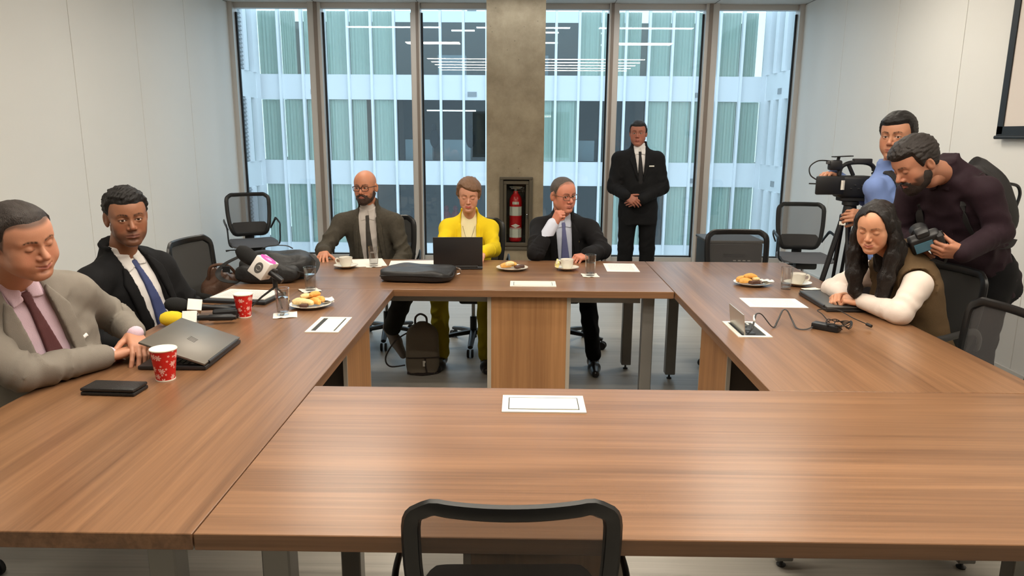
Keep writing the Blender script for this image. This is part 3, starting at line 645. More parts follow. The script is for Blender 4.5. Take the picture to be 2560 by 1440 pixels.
# red paper cups with white blossoms
def cup_mat():
    m = bpy.data.materials.new('red_blossom_print'); m.use_nodes = True; nt = m.node_tree; N = nt.nodes; L = nt.links; b = N['Principled BSDF']
    b.inputs['Roughness'].default_value = .45
    tc = N.new('ShaderNodeTexCoord'); sp = N.new('ShaderNodeSeparateXYZ'); L.new(tc.outputs['Object'], sp.inputs[0])
    def mth(op, x, y=None):
        n = N.new('ShaderNodeMath'); n.operation = op
        for i, q in enumerate((x, y)):
            if q is None: continue
            if isinstance(q, (int, float)): n.inputs[i].default_value = q
            else: L.new(q, n.inputs[i])
        return n.outputs[0]
    ang = mth('MULTIPLY', mth('ARCTAN2', sp.outputs[1], sp.outputs[0]), .038)
    cv = N.new('ShaderNodeCombineXYZ'); L.new(ang, cv.inputs[0]); L.new(sp.outputs[2], cv.inputs[1])
    def layer(scale, rad, pet, seedoff):
        vo = N.new('ShaderNodeTexVoronoi'); vo.voronoi_dimensions = '2D'; vo.inputs['Scale'].default_value = scale; vo.inputs['Randomness'].default_value = .75
        ad = N.new('ShaderNodeVectorMath'); ad.operation = 'ADD'; ad.inputs[1].default_value = (seedoff, seedoff*.7, 0); L.new(cv.outputs[0], ad.inputs[0])
        L.new(ad.outputs[0], vo.inputs['Vector'])
        sb = N.new('ShaderNodeVectorMath'); sb.operation = 'SUBTRACT'; L.new(ad.outputs[0], sb.inputs[0]); L.new(vo.outputs['Position'], sb.inputs[1])
        s2 = N.new('ShaderNodeSeparateXYZ'); L.new(sb.outputs[0], s2.inputs[0])
        ln = N.new('ShaderNodeVectorMath'); ln.operation = 'LENGTH'; L.new(sb.outputs[0], ln.inputs[0])
        an = mth('ARCTAN2', s2.outputs[1], s2.outputs[0]); pr = mth('MULTIPLY', mth('ADD', mth('ABSOLUTE', mth('COSINE', mth('MULTIPLY', an, pet/2))), .45), rad/1.45)
        return mth('LESS_THAN', ln.outputs['Value'], pr)
    k = mth('MAXIMUM', layer(26, .0115, 6, 0.0), layer(40, .0045, 5, .31))
    k = mth('MULTIPLY', k, .72)
    mx = N.new('ShaderNodeMix'); mx.data_type = 'RGBA'; L.new(k, mx.inputs[0]); mx.inputs[6].default_value = srgb(198, 30, 24); mx.inputs[7].default_value = srgb(240, 205, 195)
    L.new(mx.outputs[2], b.inputs['Base Color']); return m
m_cup = cup_mat(); m_cupi = mat('cup_paper', srgb(232, 226, 212), .7)
def paper_cup(x, y, label, s=1.0, rz=0):
    c = empty('paper_cup', (x, y, T), rz); tag(c, label, 'cup', 'red paper cups'); c.scale = (s, s, s)
    MB().lathe([(.031, .004), (.0445, .111), (.0435, .111), (.030, .006), (.00001, .006)], 48).build('cup_wall', m_cup, c, True)
    MB().lathe([(.0312, .0), (.0322, .0005), (.0325, .005), (.0312, .005)], 48).build('base_rim', m_cupi, c, True)
    MB().lathe([(.0435, .1105), (.0452, .1105), (.0462, .1135), (.045, .116), (.0432, .1145)], 48).build('rolled_rim', m_cupi, c, True)
    MB().lathe([(.0432, .1125), (.030, .008), (.00001, .008)], 48).build('inner_wall', m_cupi, c, True)
paper_cup(-1.255, 2.435, 'red blossom paper cup in front of the grey laptop', 1.0, .4)
paper_cup(-1.313, 3.335, 'red blossom paper cup beside the microphones', .98, 2.0)
# papers
def paper(x, y, rz, label, n=1, sx=.21, sy=.297, m=None, z=T):
    o = MB().box((0, 0, .0006*n+.0002), (sx, sy, .0012*n)).build('paper_sheet' if n == 1 else 'paper_stack', m or m_pap); o.location = (x, y, z); o.rotation_euler = (0, 0, rz); tag(o, label, 'paper', 'papers on the tables'); return o
paper(-1.03, 4.83, .3, 'blank papers before the bald man behind his glass', 1, m=m_pap0)
paper(-.73, 4.79, -P/2+.1, 'stack of papers beside the black tablet screen', 5, m=m_pap0)
paper(.66, 4.73, -.02, 'printed sheet at the right end of back table', 1)
paper(1.325, 3.735, P/2-.03, 'printed sheet beside the closed laptop on right table', 1)
f = MB().rbox((0, 0, .008), (.25, .34, .016), .003, 1).build('document_folder', mat('folder_black', srgb(30, 31, 34), .5)); f.location = (-1.45, 3.715, T); f.rotation_euler = (0, 0, -P/2-.12); tag(f, 'black folder under the papers on left table', 'folder')
paper(-1.45, 3.735, -P/2-.12, 'stack of papers lying on the black folder', 4, m=m_pap, z=T+.0165)
# wallet
wl = empty('wallet', (-1.365, 2.305, T), -.05); tag(wl, 'black folded leather wallet beside red cup', 'wallet'); m_lea = mat('black_leather', srgb(24, 23, 23), .45, bump=(250, .4))
MB().rbox((0, 0, .0065), (.185, .088, .012), .004, 2).build('lower_flap', m_lea, wl, True); MB().rbox((-.001, 0, .0195), (.185, .088, .012), .005, 2).build('upper_flap', m_lea, wl, True)
# laptops
m_lapg = mat('laptop_grey', srgb(112, 106, 98), .38, .5); m_lapd = mat('laptop_dark', srgb(34, 33, 34), .45); m_scr = mat('laptop_screen', srgb(10, 11, 13), .15); m_key = mat('laptop_key', srgb(20, 20, 21), .5)
def laptop(x, y, rz, ang, w_, d_, label, mlid, mbase, logo=False, th=.009):
    """hinge along local x at origin, base goes to +y; lid opened by ang"""
    g = empty('laptop', (x, y, T), rz); tag(g, label, 'laptop')
    b = MB().rbox((0, d_/2, .009), (w_, d_, .014), .003, 2).build('base', mbase, g, True)
    MB().box((0, d_*.42, .0163), (w_*.9, d_*.5, .0012)).build('keyboard', m_key, b)
    ks = MB()
    for r_ in range(5):
        for c_ in range(13): ks.box((-w_*.42+c_*w_*.07, d_*(.24+r_*.09), .0178), (w_*.058, d_*.07, .002))
    ks.build('keys', m_key, b)
    MB().box((0, d_*.82, .0163), (w_*.32, d_*.24, .0008)).build('touchpad', mlid, b)
    l = MB().rbox((0, d_/2, .0), (w_, d_, th), .003, 2).build('lid', mlid, g, True); l.location = (0, .003, .0215); l.rotation_euler = (ang, 0, 0)
    MB().box((0, d_/2, -th/2-.0006), (w_*.95, d_*.9, .001)).build('screen', m_scr, l)
    MB().tube([(-w_*.4, 0, 0), (w_*.4, 0, 0)], .007, 10).build('hinge', mbase, l, True)
    if logo:
        lg = MB(); m_ = mat('laptop_logo', srgb(80, 75, 69), .3, .7)
        for k in (-.0165, -.0055, .0055, .0165): lg.box((k, d_*.5, th/2+.0004), (.0035, .036, .0008), M=Matrix.Rotation(-.35, 3, 'Z'))
        lg.build('logo', m_, l)
    return g
# grey laptop: hinge away from the man, lid half closed
laptop(-1.159, 2.715, P/2+.02, .34, .36, .25, 'grey laptop half closed in front of the man in grey suit', m_lapg, m_lapd, True)
laptop(-.405, 4.60, .06, 1.78, .315, .2, 'black laptop seen from behind before the woman in yellow', m_lapd, m_lapd, th=.008)
laptop(1.53, 3.74, -P/2-.02, .02, .40, .26, 'closed dark laptop under the hands of the woman in vest', mat('laptop_slate', srgb(70, 68, 66), .45, .3), m_lapd)
# black document bag on the back table
def soft_bag(name, d, amp, seed, res=18, p=4.0):
    mb = MB(); vs = []; nv, nu = res, res*2; rr = random.Random(seed); ph = [rr.random()*6 for _ in range(6)]
    for i in range(nv+1):
        th = math.pi*i/nv-math.pi/2
        for j in range(nu):
            a = 2*math.pi*j/nu
            def se(c, e): return math.copysign(abs(c)**e, c)
            x = se(math.cos(th), 2/p)*se(math.cos(a), 2/p); y = se(math.cos(th), 2/p)*se(math.sin(a), 2/p); z = se(math.sin(th), 2/p)
            n_ = amp*(math.sin(5*x+ph[0]+2*y)+math.sin(7*y+ph[1])*.7+math.sin(9*x*y+ph[2]+3*z)*.6)
            zz = z*d[2]/2*(1+(n_*3 if z > 0 else 0))+d[2]/2
            vs.append((x*d[0]/2*(1+n_*.3), y*d[1]/2*(1+n_*.3), zz))
    fs = [(i*nu+j, i*nu+(j+1) % nu, (i+1)*nu+(j+1) % nu, (i+1)*nu+j) for i in range(nv) for j in range(nu)]
    mb.add(vs, fs); return mb
db = empty('document_bag', (-.615, 4.285, T), -.06); tag(db, 'flat black leather document bag lying on back table', 'bag')
soft_bag('b', (.43, .27, .075), .05, 3, p=5).build('bag_body', m_lea, db, True)
MB().tube(smooth_path([(-.205, -.13, .04), (0, -.137, .045), (.205, -.13, .04), (.213, 0, .045), (.205, .128, .04)], 5), .0035, 6).build('zip', m_blk, db, True)
MB().tube(smooth_path([(.2, .1, .06), (.235, .11, .045), (.235, .12, .02), (.215, .11, .012)], 4), .004, 6).build('zip_pull', m_chrome, db, True)
# large black bag
m_nyl = mat('black_nylon', srgb(19, 19, 20), .55, bump=(40, .8)); m_nyl2 = mat('black_strap', srgb(18, 18, 19), .6)
bb = empty('black_bag', (-1.47, 4.30, T), .1); tag(bb, 'large black soft bag lying on the corner of the back table', 'bag')
o = soft_bag('b', (.43, .30, .15), .05, 5, p=3.2).build('bag_body', m_nyl, bb, True)
soft_bag('p', (.36, .1, .11), .05, 8, p=3.2).build('front_pocket', m_nyl, bb, True).location = (-.02, -.17, 0)
MB().tube(smooth_path([(-.2, -.15, .05), (-.1, -.19, .085), (.08, -.195, .09), (.2, -.16, .05)], 6), 1, 6, flat=(.003, .011), up=(0, 0, 1)).build('zip_flap', m_nyl2, bb, True)
MB().tube(smooth_path([(-.2, -.05, .14), (-.28, -.1, .10), (-.31, -.14, .055), (-.27, -.18, .02), (-.18, -.21, .012)], 6), 1, 6, flat=(.003, .017), up=(0, -.3, 1)).build('shoulder_strap', m_nyl2, bb, True)
MB().tube(smooth_path([(.2, .0, .14), (.25, -.06, .1), (.24, -.14, .05), (.2, -.19, .02)], 6), 1, 6, flat=(.003, .014), up=(0, -.3, 1)).build('shoulder_strap', m_nyl2, bb, True)
MB().tube(smooth_path([(-.08, -.02, .178), (-.03, -.02, .196), (.06, -.02, .196), (.1, -.02, .178)], 5), 1, 6, flat=(.003, .01), up=(0, 0, 1)).build('carry_handle', m_nyl2, bb, True)
m = MB(); m.box((-.265, -.125, .075), (.04, .012, .035)); m.build('buckle', m_blk, bb)
# brown leather bag on the chair beside the corner
br = empty('leather_bag', (-1.80, 4.28, .487), .4); tag(br, 'brown leather bag slumped on the dark chair', 'bag'); m_brn = mat('brown_leather', srgb(86, 60, 46), .42, bump=(90, .5))
soft_bag('b', (.26, .2, .285), .07, 9, p=2.8).build('bag_body', m_brn, br, True)
MB().tube(smooth_path([(-.08, -.02, .25), (-.06, -.05, .33), (.03, -.06, .335), (.09, -.03, .25)], 6), .009, 8).build('handle', m_brn, br, True)
# microphones lying in a bundle
m_foam = mat('mic_foam_black', srgb(18, 18, 18), .95, bump=(500, .6)); m_foamy = mat('mic_foam_yellow', srgb(226, 196, 40), .95, bump=(500, .6)); m_micb = mat('mic_body', srgb(32, 32, 34), .4, .3)
m_flag = mat('mic_flag_white', srgb(228, 224, 218), .5)
def handheld(p0, p1, foam, label, flag=None, tail=True):
    p0, p1 = Vector(p0), Vector(p1); d = p1-p0; ln = d.length; q = d.to_track_quat('Y', 'Z')
    g = empty('microphone'); g.location = p0; g.rotation_mode = 'QUATERNION'; g.rotation_quaternion = q; tag(g, label, 'microphone', 'bundle of handheld microphones')
    R = Matrix.Rotation(-math.pi/2, 3, 'X')
    MB().lathe([(.0001, -.06), (.02, -.053), (.031, -.034), (.0345, -.008), (.032, .018), (.024, .036), (.016, .042)], 24, (0, 0, 0), R).build('windscreen', foam, g, True)
    MB().lathe([(.0125, .02), (.0125, ln*.55), (.015, ln*.57), (.015, ln*.93), (.011, ln*.96), (.011, ln)], 20, (0, 0, 0), R).build('handle', m_micb, g, True)
    if flag:
        m = MB()
        for k in range(4):
            a = math.pi/2*k+.5; m.rbox((math.cos(a)*.025, .07, math.sin(a)*.025), (.004, .062, .052), .001, 1, M=Matrix.Rotation(-a, 3, 'Y'))
        m.build('flag_cube', m_flag, g)
    return g
handheld((-1.585, 3.25, T+.075), (-1.335, 3.355, T+.03), m_foam, 'black foam microphone with white cube, topmost of the bundle', True)
handheld((-1.56, 3.145, T+.037), (-1.305, 3.215, T+.0285), m_foamy, 'yellow foam microphone in the bundle on left table', True)
handheld((-1.61, 3.33, T+.037), (-1.33, 3.45, T+.0225), m_foam, 'black foam microphone lying at the back of the bundle', False)
tag(MB().rbox((-1.385, 3.29, T+.025), (.05, .11, .045), .008, 2, rz=-1.2).build('voice_recorder', m_micb), 'small black recorder plugged behind the bundled microphones', 'recorder')
# cube microphone on a mini tripod
mt = empty('tripod_microphone', (-1.235, 3.56, T), 0); tag(mt, 'black foam microphone with pink-logo white cube on mini tripod', 'microphone')
for a, l_ in ((3.6, .125), (5.35, .085), (1.2, .1)):
    MB().tube([(0, 0, .10), (math.cos(a)*l_*.55, math.sin(a)*l_*.55, .052), (math.cos(a)*l_, math.sin(a)*l_, .004)], [.006, .005, .004], 8).build('tripod_leg', m_blk, mt, True)
MB().lathe([(.012, .09), (.012, .155), (.017, .16), (.017, .185), (.008, .19)], 16).build('tripod_head', m_blk, mt, True)
ax = Vector((-.62, .12, .42)).normalized(); R = ax.to_track_quat('Z', 'Y').to_matrix()
cc = Vector((-.055, .0, .198))
MB().rbox(cc+ax*.0, (.098, .098, .086), .006, 2, M=R @ Matrix.Rotation(.15, 3, 'Z')).build('flag_cube', m_flag, mt, True)
MB().lathe([(.0001, .165), (.022, .158), (.036, .135), (.04, .105), (.036, .07), (.028, .045), (.018, .036)], 28, cc, R).build('windscreen', m_foam, mt, True)
MB().lathe([(.013, -.12), (.015, -.1), (.015, -.03)], 16, cc, R).build('handle', m_micb, mt, True)
cube = [o for o in mt.children if o.name.startswith('flag_cube')][0]
Rc = R @ Matrix.Rotation(.15, 3, 'Z')
def face_disc(nrm_idx, sgn, r_, m_, nm, off=.0012, dx=0, dy=0, sq=1.0):
    axes = [Rc.col[0], Rc.col[1], Rc.col[2]]; n_ = Vector(axes[nrm_idx])*sgn; hh = (.049, .049, .043)[nrm_idx]
    t = Vector(axes[(nrm_idx+1) % 3]); b_ = Vector(axes[(nrm_idx+2) % 3])
    mb = MB(); k = 28; c_ = cc+n_*(hh+off)+t*dx+b_*dy
    vs = [c_+t*(math.cos(2*math.pi*i/k)*r_)+b_*(math.sin(2*math.pi*i/k)*r_*sq) for i in range(k)]; mb.add(vs, [tuple(range(k))]); mb.build(nm, m_, cube)
best = sorted([(sg*(Vector(Rc.col[i]).dot(Vector((.45, -.85, .35)).normalized())), i, sg) for i in (0, 1, 2) for sg in (-1, 1)], reverse=True)
f1 = best[0][1:]; f2 = best[1][1:]
m_mag = mat('logo_magenta', srgb(190, 60, 160), .5); m_pink = mat('logo_pink', srgb(240, 170, 215), .5); m_gry = mat('logo_grey', srgb(84, 82, 80), .5)
right_f, low_f = (f1, f2) if Vector(Rc.col[f1[0]]).x*f1[1] > Vector(Rc.col[f2[0]]).x*f2[1] else (f2, f1)
face_disc(right_f[0], right_f[1], .042, m_mag, 'round_logo', .001); face_disc(right_f[0], right_f[1], .02, m_pink, 'logo_mark', .0018, 0, 0, .8); face_disc(right_f[0], right_f[1], .008, m_mag, 'logo_notch', .0024, .012, 0)
face_disc(low_f[0], low_f[1], .03, m_gry, 'eye_logo', .001, 0, 0, .7); face_disc(low_f[0], low_f[1], .015, m_flag, 'eye_logo_ring', .0016, 0, 0, .8); face_disc(low_f[0], low_f[1], .012, m_gry, 'eye_logo_pupil', .0022)
# cable and charger on the right table
m_cab = mat('cable_black', srgb(20, 19, 19), .5)
ca = empty('power_cable', (1.05, 3.16, T)); tag(ca, 'black cable arching out of the open power box', 'cable')
def tz(u, v, z): q = Wz(u, v, z); return q-Vector((1.05, 3.16, T))
pth = [tz(1868, 836, T+.006), tz(1880, 822, T+.03), tz(1886, 800, T+.06), tz(1891, 785, T+.075), tz(1905, 787, T+.06), tz(1932, 818, T+.006), tz(1945, 800, T+.025), tz(1957, 776, T+.05), tz(1968, 777, T+.05), tz(1980, 800, T+.02), tz(1992, 820, T+.005), tz(2015, 823, T+.005), tz(2032, 817, T+.012)]
MB().tube(smooth_path(pth, 8), 1.0, 8, flat=(.0025, .0042), up=(0, 0, 1)).build('cord', m_cab, ca, True)
MB().tube([tz(1886, 803, T+.058), tz(1885, 796, T+.064), tz(1886, 789, T+.071)], .0045, 8).build('white_plug', m_pb, ca, True)
ad = empty('charger', (1.385, 3.2, T), -.75); tag(ad, 'black laptop charger brick with coiled cable by closed laptop', 'charger')
MB().rbox((0, 0, .015), (.12, .052, .028), .005, 2).build('brick', m_micb, ad, True)
rr = random.Random(4); co = []
for k in range(30):
    a = k*.85; co.append((.035*math.cos(a)*(1+.25*rr.random())+.05+.02*math.sin(k*.4), .055*math.sin(a)*(1+.3*rr.random())+.03, .014+.028*abs(math.sin(k*1.3))))
MB().tube(smooth_path(co, 5), .0022, 6).build('coiled_cable', m_cab, ad, True)
MB().tube(smooth_path([(.0, .03, .03), (-.06, .1, .045), (-.1, .15, .05), (-.04, .22, .05), (.05, .19, .03), (.12, .16, .02)], 6), .0024, 6).build('output_cable', m_cab, ad, True)
MB().tube([(.12, .16, .02), (.145, .15, .016)], .0075, 10).build('connector', m_cab, ad, True)
# grey backpack on the floor under the back table
m_bpk = mat('backpack_taupe', srgb(118, 108, 94), .85, bump=(300, .4)); m_bpk2 = mat('backpack_trim', srgb(48, 38, 34), .6)
bk = empty('backpack', (-.665, 4.74, 0), .12); bk.scale = (.92, .92, .86); tag(bk, 'small taupe backpack standing on the floor under back table', 'backpack')
mb = MB(); vs = []; nv, nu = 16, 28
for i in range(nv+1):
    t = i/nv; w_ = .128*(1-.10*t)*(1-max(0, (t-.72)/.28)**2.2*.8)*(.9+.1*min(1, t*6)); d_ = .085*(1-.35*t)*(1-max(0, (t-.8)/.2)**2*.75)
    for j in range(nu):
        a = 2*math.pi*j/nu; cs, sn = math.cos(a), math.sin(a); e = .62
        vs.append((math.copysign(abs(cs)**e, cs)*w_, math.copysign(abs(sn)**e, sn)*d_+.01*t, .012+.40*t))
mb.add(vs, [(i*nu+j, i*nu+(j+1) % nu, (i+1)*nu+(j+1) % nu, (i+1)*nu+j) for i in range(nv) for j in range(nu)]+[tuple(range(nu-1, -1, -1)), tuple(nv*nu+j for j in range(nu))]); mb.build('bag_body', m_bpk, bk, True)
MB().tube(smooth_path([(-.05, .0, .395), (-.045, 0, .45), (-.01, 0, .475), (.03, 0, .45), (.035, 0, .395)], 5), 1, 6, flat=(.003, .009), up=(0, 1, 0)).build('top_handle', m_bpk2, bk, True)
MB().tube(smooth_path([(-.1, .04, .32), (-.2, .03, .25), (-.27, .0, .13), (-.24, -.02, .06), (-.13, .0, .06)], 6), .006, 6).build('shoulder_strap', m_bpk2, bk, True)
MB().tube(smooth_path([(-.118, -.06, .14), (-.06, -.084, .145), (.06, -.084, .145), (.118, -.06, .14)], 5), .0035, 6).build('pocket_zip', m_bpk2, bk, True)
MB().tube([(.02, -.088, .145), (.02, -.092, .09), (.03, -.092, .03)], .006, 6).build('zip_tape', m_bpk2, bk, True)
MB().rbox((.012, -.094, .1), (.02, .004, .045), .001, 1).build('white_tag', m_pb, bk)
MB().tube(smooth_path([(-.11, -.05, .015), (-.0, -.09, .012), (.11, -.05, .015)], 5), .012, 6).build('bottom_trim', m_bpk2, bk, True)
# black equipment cart behind the far chair
eq = empty('equipment_cabinet', (1.88, 6.55, 0), 0); tag(eq, 'low black equipment cabinet behind the far mesh chair', 'cabinet')
m_eq = mat('cabinet_black', srgb(34, 33, 31), .5)
MB().rbox((0, 0, .36), (.48, .42, .62), .01, 2).build('case', m_eq, eq); MB().rbox((0, 0, .685), (.5, .44, .025), .006, 1).build('top_panel', mat('cabinet_top', srgb(58, 56, 52), .5), eq)
for k in range(7): MB().box((0, -.213, .22+k*.035), (.34, .006, .012)).build('vent_slat', m_blk, eq)
for k in range(4): MB().box((-.0+k*.042, -.214, .52), (.024, .006, .01)).build('button', mat('button_grey', srgb(150, 148, 140), .5), eq)
MB().box((.0, -.214, .565), (.2, .005, .03)).build('display', m_scr, eq)
for sx in (-.19, .19):
    for sy in (-.16, .16): MB().lathe([(.02, 0), (.024, .008), (.024, .045), (.012, .05)], 12, (sx, sy, 0)).build('foot', m_blk, eq)
# ================================================================ implicit-surface modelling for people
def smin(a, b, k):
    if k <= 0: return np.minimum(a, b)
    h = np.maximum(k-np.abs(a-b), 0)/k
    return np.minimum(a, b)-h*h*k*.25
def smax(a, b, k): return -smin(-a, -b, k)
class G:
    def __init__(s, lo, hi, h):
        s.lo = np.array(lo, float); s.h = h; n = np.ceil((np.array(hi)-s.lo)/h).astype(int)+1
        s.D = np.full(n, .4, np.float32); s.ax = [(s.lo[i]+h*np.arange(n[i])).astype(np.float32) for i in range(3)]
    def sl(s, lo, hi):
        o = []
        for i in range(3):
            a = int(max(0, math.floor((lo[i]-s.lo[i])/s.h))); b = int(min(s.D.shape[i], math.ceil((hi[i]-s.lo[i])/s.h)+1))
            o.append(slice(a, max(a, b)))
        return tuple(o), s.ax[0][o[0]][:, None, None], s.ax[1][o[1]][None, :, None], s.ax[2][o[2]][None, None, :]
    def full(s): return s.ax[0][:, None, None], s.ax[1][None, :, None], s.ax[2][None, None, :]
    def op(s, sl, d, k, mode):
        if s.D[sl].size == 0: return
        d = np.broadcast_to(d, s.D[sl].shape)
        if mode == 'add': s.D[sl] = smin(s.D[sl], d, k)
        elif mode == 'sub': s.D[sl] = smax(s.D[sl], -d, k)
    def cap(s, a, b, ra, rb=None, k=0., mode='add', fold=None):
        a = np.array(a, float); b = np.array(b, float); rb = ra if rb is None else rb
        pad = max(ra, rb)+k+3*s.h+(.012 if fold else 0)
        sl, X, Y, Z = s.sl(np.minimum(a, b)-pad, np.maximum(a, b)+pad)
        d = b-a; L2 = max(float(d@d), 1e-9)
        t = np.clip(((X-a[0])*d[0]+(Y-a[1])*d[1]+(Z-a[2])*d[2])/L2, 0, 1)
        ds = np.sqrt((X-a[0]-d[0]*t)**2+(Y-a[1]-d[1]*t)**2+(Z-a[2]-d[2]*t)**2)-(ra+(rb-ra)*t)
        if fold:    # cloth folds across the limb: (amplitude, waves, centre, width, phase)
            am, nw, tc, tw, ph = fold; n1 = X*31+Y*23-Z*17
            ds = ds-am*(1.3-2*np.abs(np.sin(np.pi*nw*t+ph+1.3*np.sin(n1))))*np.exp(-((t-tc)/tw)**2)
        s.op(sl, ds, k, mode)
    def ell(s, c, r, k=0., mode='add', R=None):
        c = np.array(c, float); r = np.array(r, float); pad = r.max()+k+3*s.h
        sl, X, Y, Z = s.sl(c-pad, c+pad); x, y, z = X-c[0], Y-c[1], Z-c[2]
        if R is not None:
            M = np.array(R); x, y, z = x*M[0, 0]+y*M[1, 0]+z*M[2, 0], x*M[0, 1]+y*M[1, 1]+z*M[2, 1], x*M[0, 2]+y*M[1, 2]+z*M[2, 2]
        k0 = np.sqrt((x/r[0])**2+(y/r[1])**2+(z/r[2])**2)+1e-6; k1 = np.sqrt((x/r[0]**2)**2+(y/r[1]**2)**2+(z/r[2]**2)**2)+1e-6
        s.op(sl, k0*(k0-1)/k1, k, mode)
    def chain(s, pts, rs, k=0., mode='add'):
        for i in range(len(pts)-1): s.cap(pts[i], pts[i+1], rs[i], rs[i+1], k, mode)
    def net(s):
        D = s.D; ins = D < 0
        c = np.zeros(np.array(D.shape)-1, np.uint8)
        cs = [(i, j, k) for i in (0, 1) for j in (0, 1) for k in (0, 1)]
        for i, j, k in cs: c += ins[i:ins.shape[0]-1+i, j:ins.shape[1]-1+j, k:ins.shape[2]-1+k]
        act = (c > 0) & (c < 8); idx = np.argwhere(act); m = len(idx)
        pos = np.zeros((m, 3)); cnt = np.zeros(m)
        for a in cs:
            for ax in range(3):
                if a[ax]: continue
                b = list(a); b[ax] = 1
                da = D[idx[:, 0]+a[0], idx[:, 1]+a[1], idx[:, 2]+a[2]]; db = D[idx[:, 0]+b[0], idx[:, 1]+b[1], idx[:, 2]+b[2]]
                cr = (da < 0) != (db < 0); t = np.where(cr, da/np.where(cr, da-db, 1), 0)
                p = np.array(a, float)[None, :]+np.zeros((m, 3)); p[:, ax] += t
                pos[cr] += p[cr]; cnt[cr] += 1
        pos = (pos/np.maximum(cnt, 1)[:, None]+idx)*s.h+s.lo
        ids = np.full(c.shape, -1, np.int64); ids[act] = np.arange(m); F = []
        for ax in range(3):
            u, v = (ax+1) % 3, (ax+2) % 3
            s0 = [slice(None)]*3; s1 = [slice(None)]*3; s0[ax] = slice(0, -1); s1[ax] = slice(1, None)
            i0 = ins[tuple(s0)]; i1 = ins[tuple(s1)]; e = np.argwhere(i0 != i1)
            e = e[(e[:, u] > 0) & (e[:, v] > 0) & (e[:, u] < D.shape[u]-1) & (e[:, v] < D.shape[v]-1)]
            fl = i0[e[:, 0], e[:, 1], e[:, 2]]
            def cell(du, dv):
                q = e.copy(); q[:, u] -= du; q[:, v] -= dv; return ids[q[:, 0], q[:, 1], q[:, 2]]
            q = np.stack([cell(1, 1), cell(0, 1), cell(0, 0), cell(1, 0)], 1); q[~fl] = q[~fl][:, ::-1]; F.append(q)
        F = np.concatenate(F); F = F[(F >= 0).all(1)]
        return pos, F
def relax(V, F, it=1, lam=.5):
    for _ in range(it):
        acc = np.zeros_like(V); n = np.zeros(len(V))
        for i in range(4):
            a, b = F[:, i], F[:, (i+1) % 4]
            for q in range(3):
                acc[:, q] += np.bincount(a, V[b, q], len(V))+np.bincount(b, V[a, q], len(V))
            n += np.bincount(a, minlength=len(V))+np.bincount(b, minlength=len(V))
        V = V+lam*(acc/np.maximum(n, 1)[:, None]-V)
    return V
def np_mesh(name, V, F, col=None):
    me = bpy.data.meshes.new(name); me.vertices.add(len(V)); me.vertices.foreach_set('co', np.asarray(V, np.float32).ravel())
    me.loops.add(F.size); me.loops.foreach_set('vertex_index', F.ravel().astype(np.int32))
    me.polygons.add(len(F)); me.polygons.foreach_set('loop_start', np.arange(0, F.size, 4, dtype=np.int32))
    me.polygons.foreach_set('use_smooth', np.ones(len(F), bool)); me.update(calc_edges=True); me.validate()
    if col is not None:
        a = me.color_attributes.new('Col', 'FLOAT_COLOR', 'POINT'); c = np.ones((len(V), 4), np.float32); c[:, :3] = col; a.data.foreach_set('color', c.ravel())
    return me
def join_parts(parts):
    V = []; F = []; C = []; n = 0
    for v, f, c in parts:
        V.append(v); F.append(f+n); C.append(np.broadcast_to(np.asarray(c)[..., :3], (len(v), 3))); n += len(v)
    return np.concatenate(V), np.concatenate(F), np.concatenate(C)
def frame(pos, yaw, pitch=0., roll=0.):
    """yaw 0 faces +Y (away), positive turns anticlockwise; pitch>0 looks down"""
    M = (Matrix.Translation(Vector(pos)) @ Matrix.Rotation(yaw, 4, 'Z') @ Matrix.Rotation(-pitch, 4, 'X') @ Matrix.Rotation(roll, 4, 'Y'))
    return np.array(M)
def xf(M, V): return V @ M[:3, :3].T+M[:3, 3]
def sstep(x, a, b): t = np.clip((x-a)/(b-a), 0, 1); return t*t*(3-2*t)
def lin(c): return np.array(srgb(*c)[:3])
def nz(p, f, seed=0):
    """cheap smooth noise -1..1"""
    a = np.random.default_rng(seed).normal(size=(6, 3))*f; ph = np.random.default_rng(seed+1).random(6)*6.28
    return sum(np.sin(p[..., 0]*a[i, 0]+p[..., 1]*a[i, 1]+p[..., 2]*a[i, 2]+ph[i]) for i in range(6))/3.2
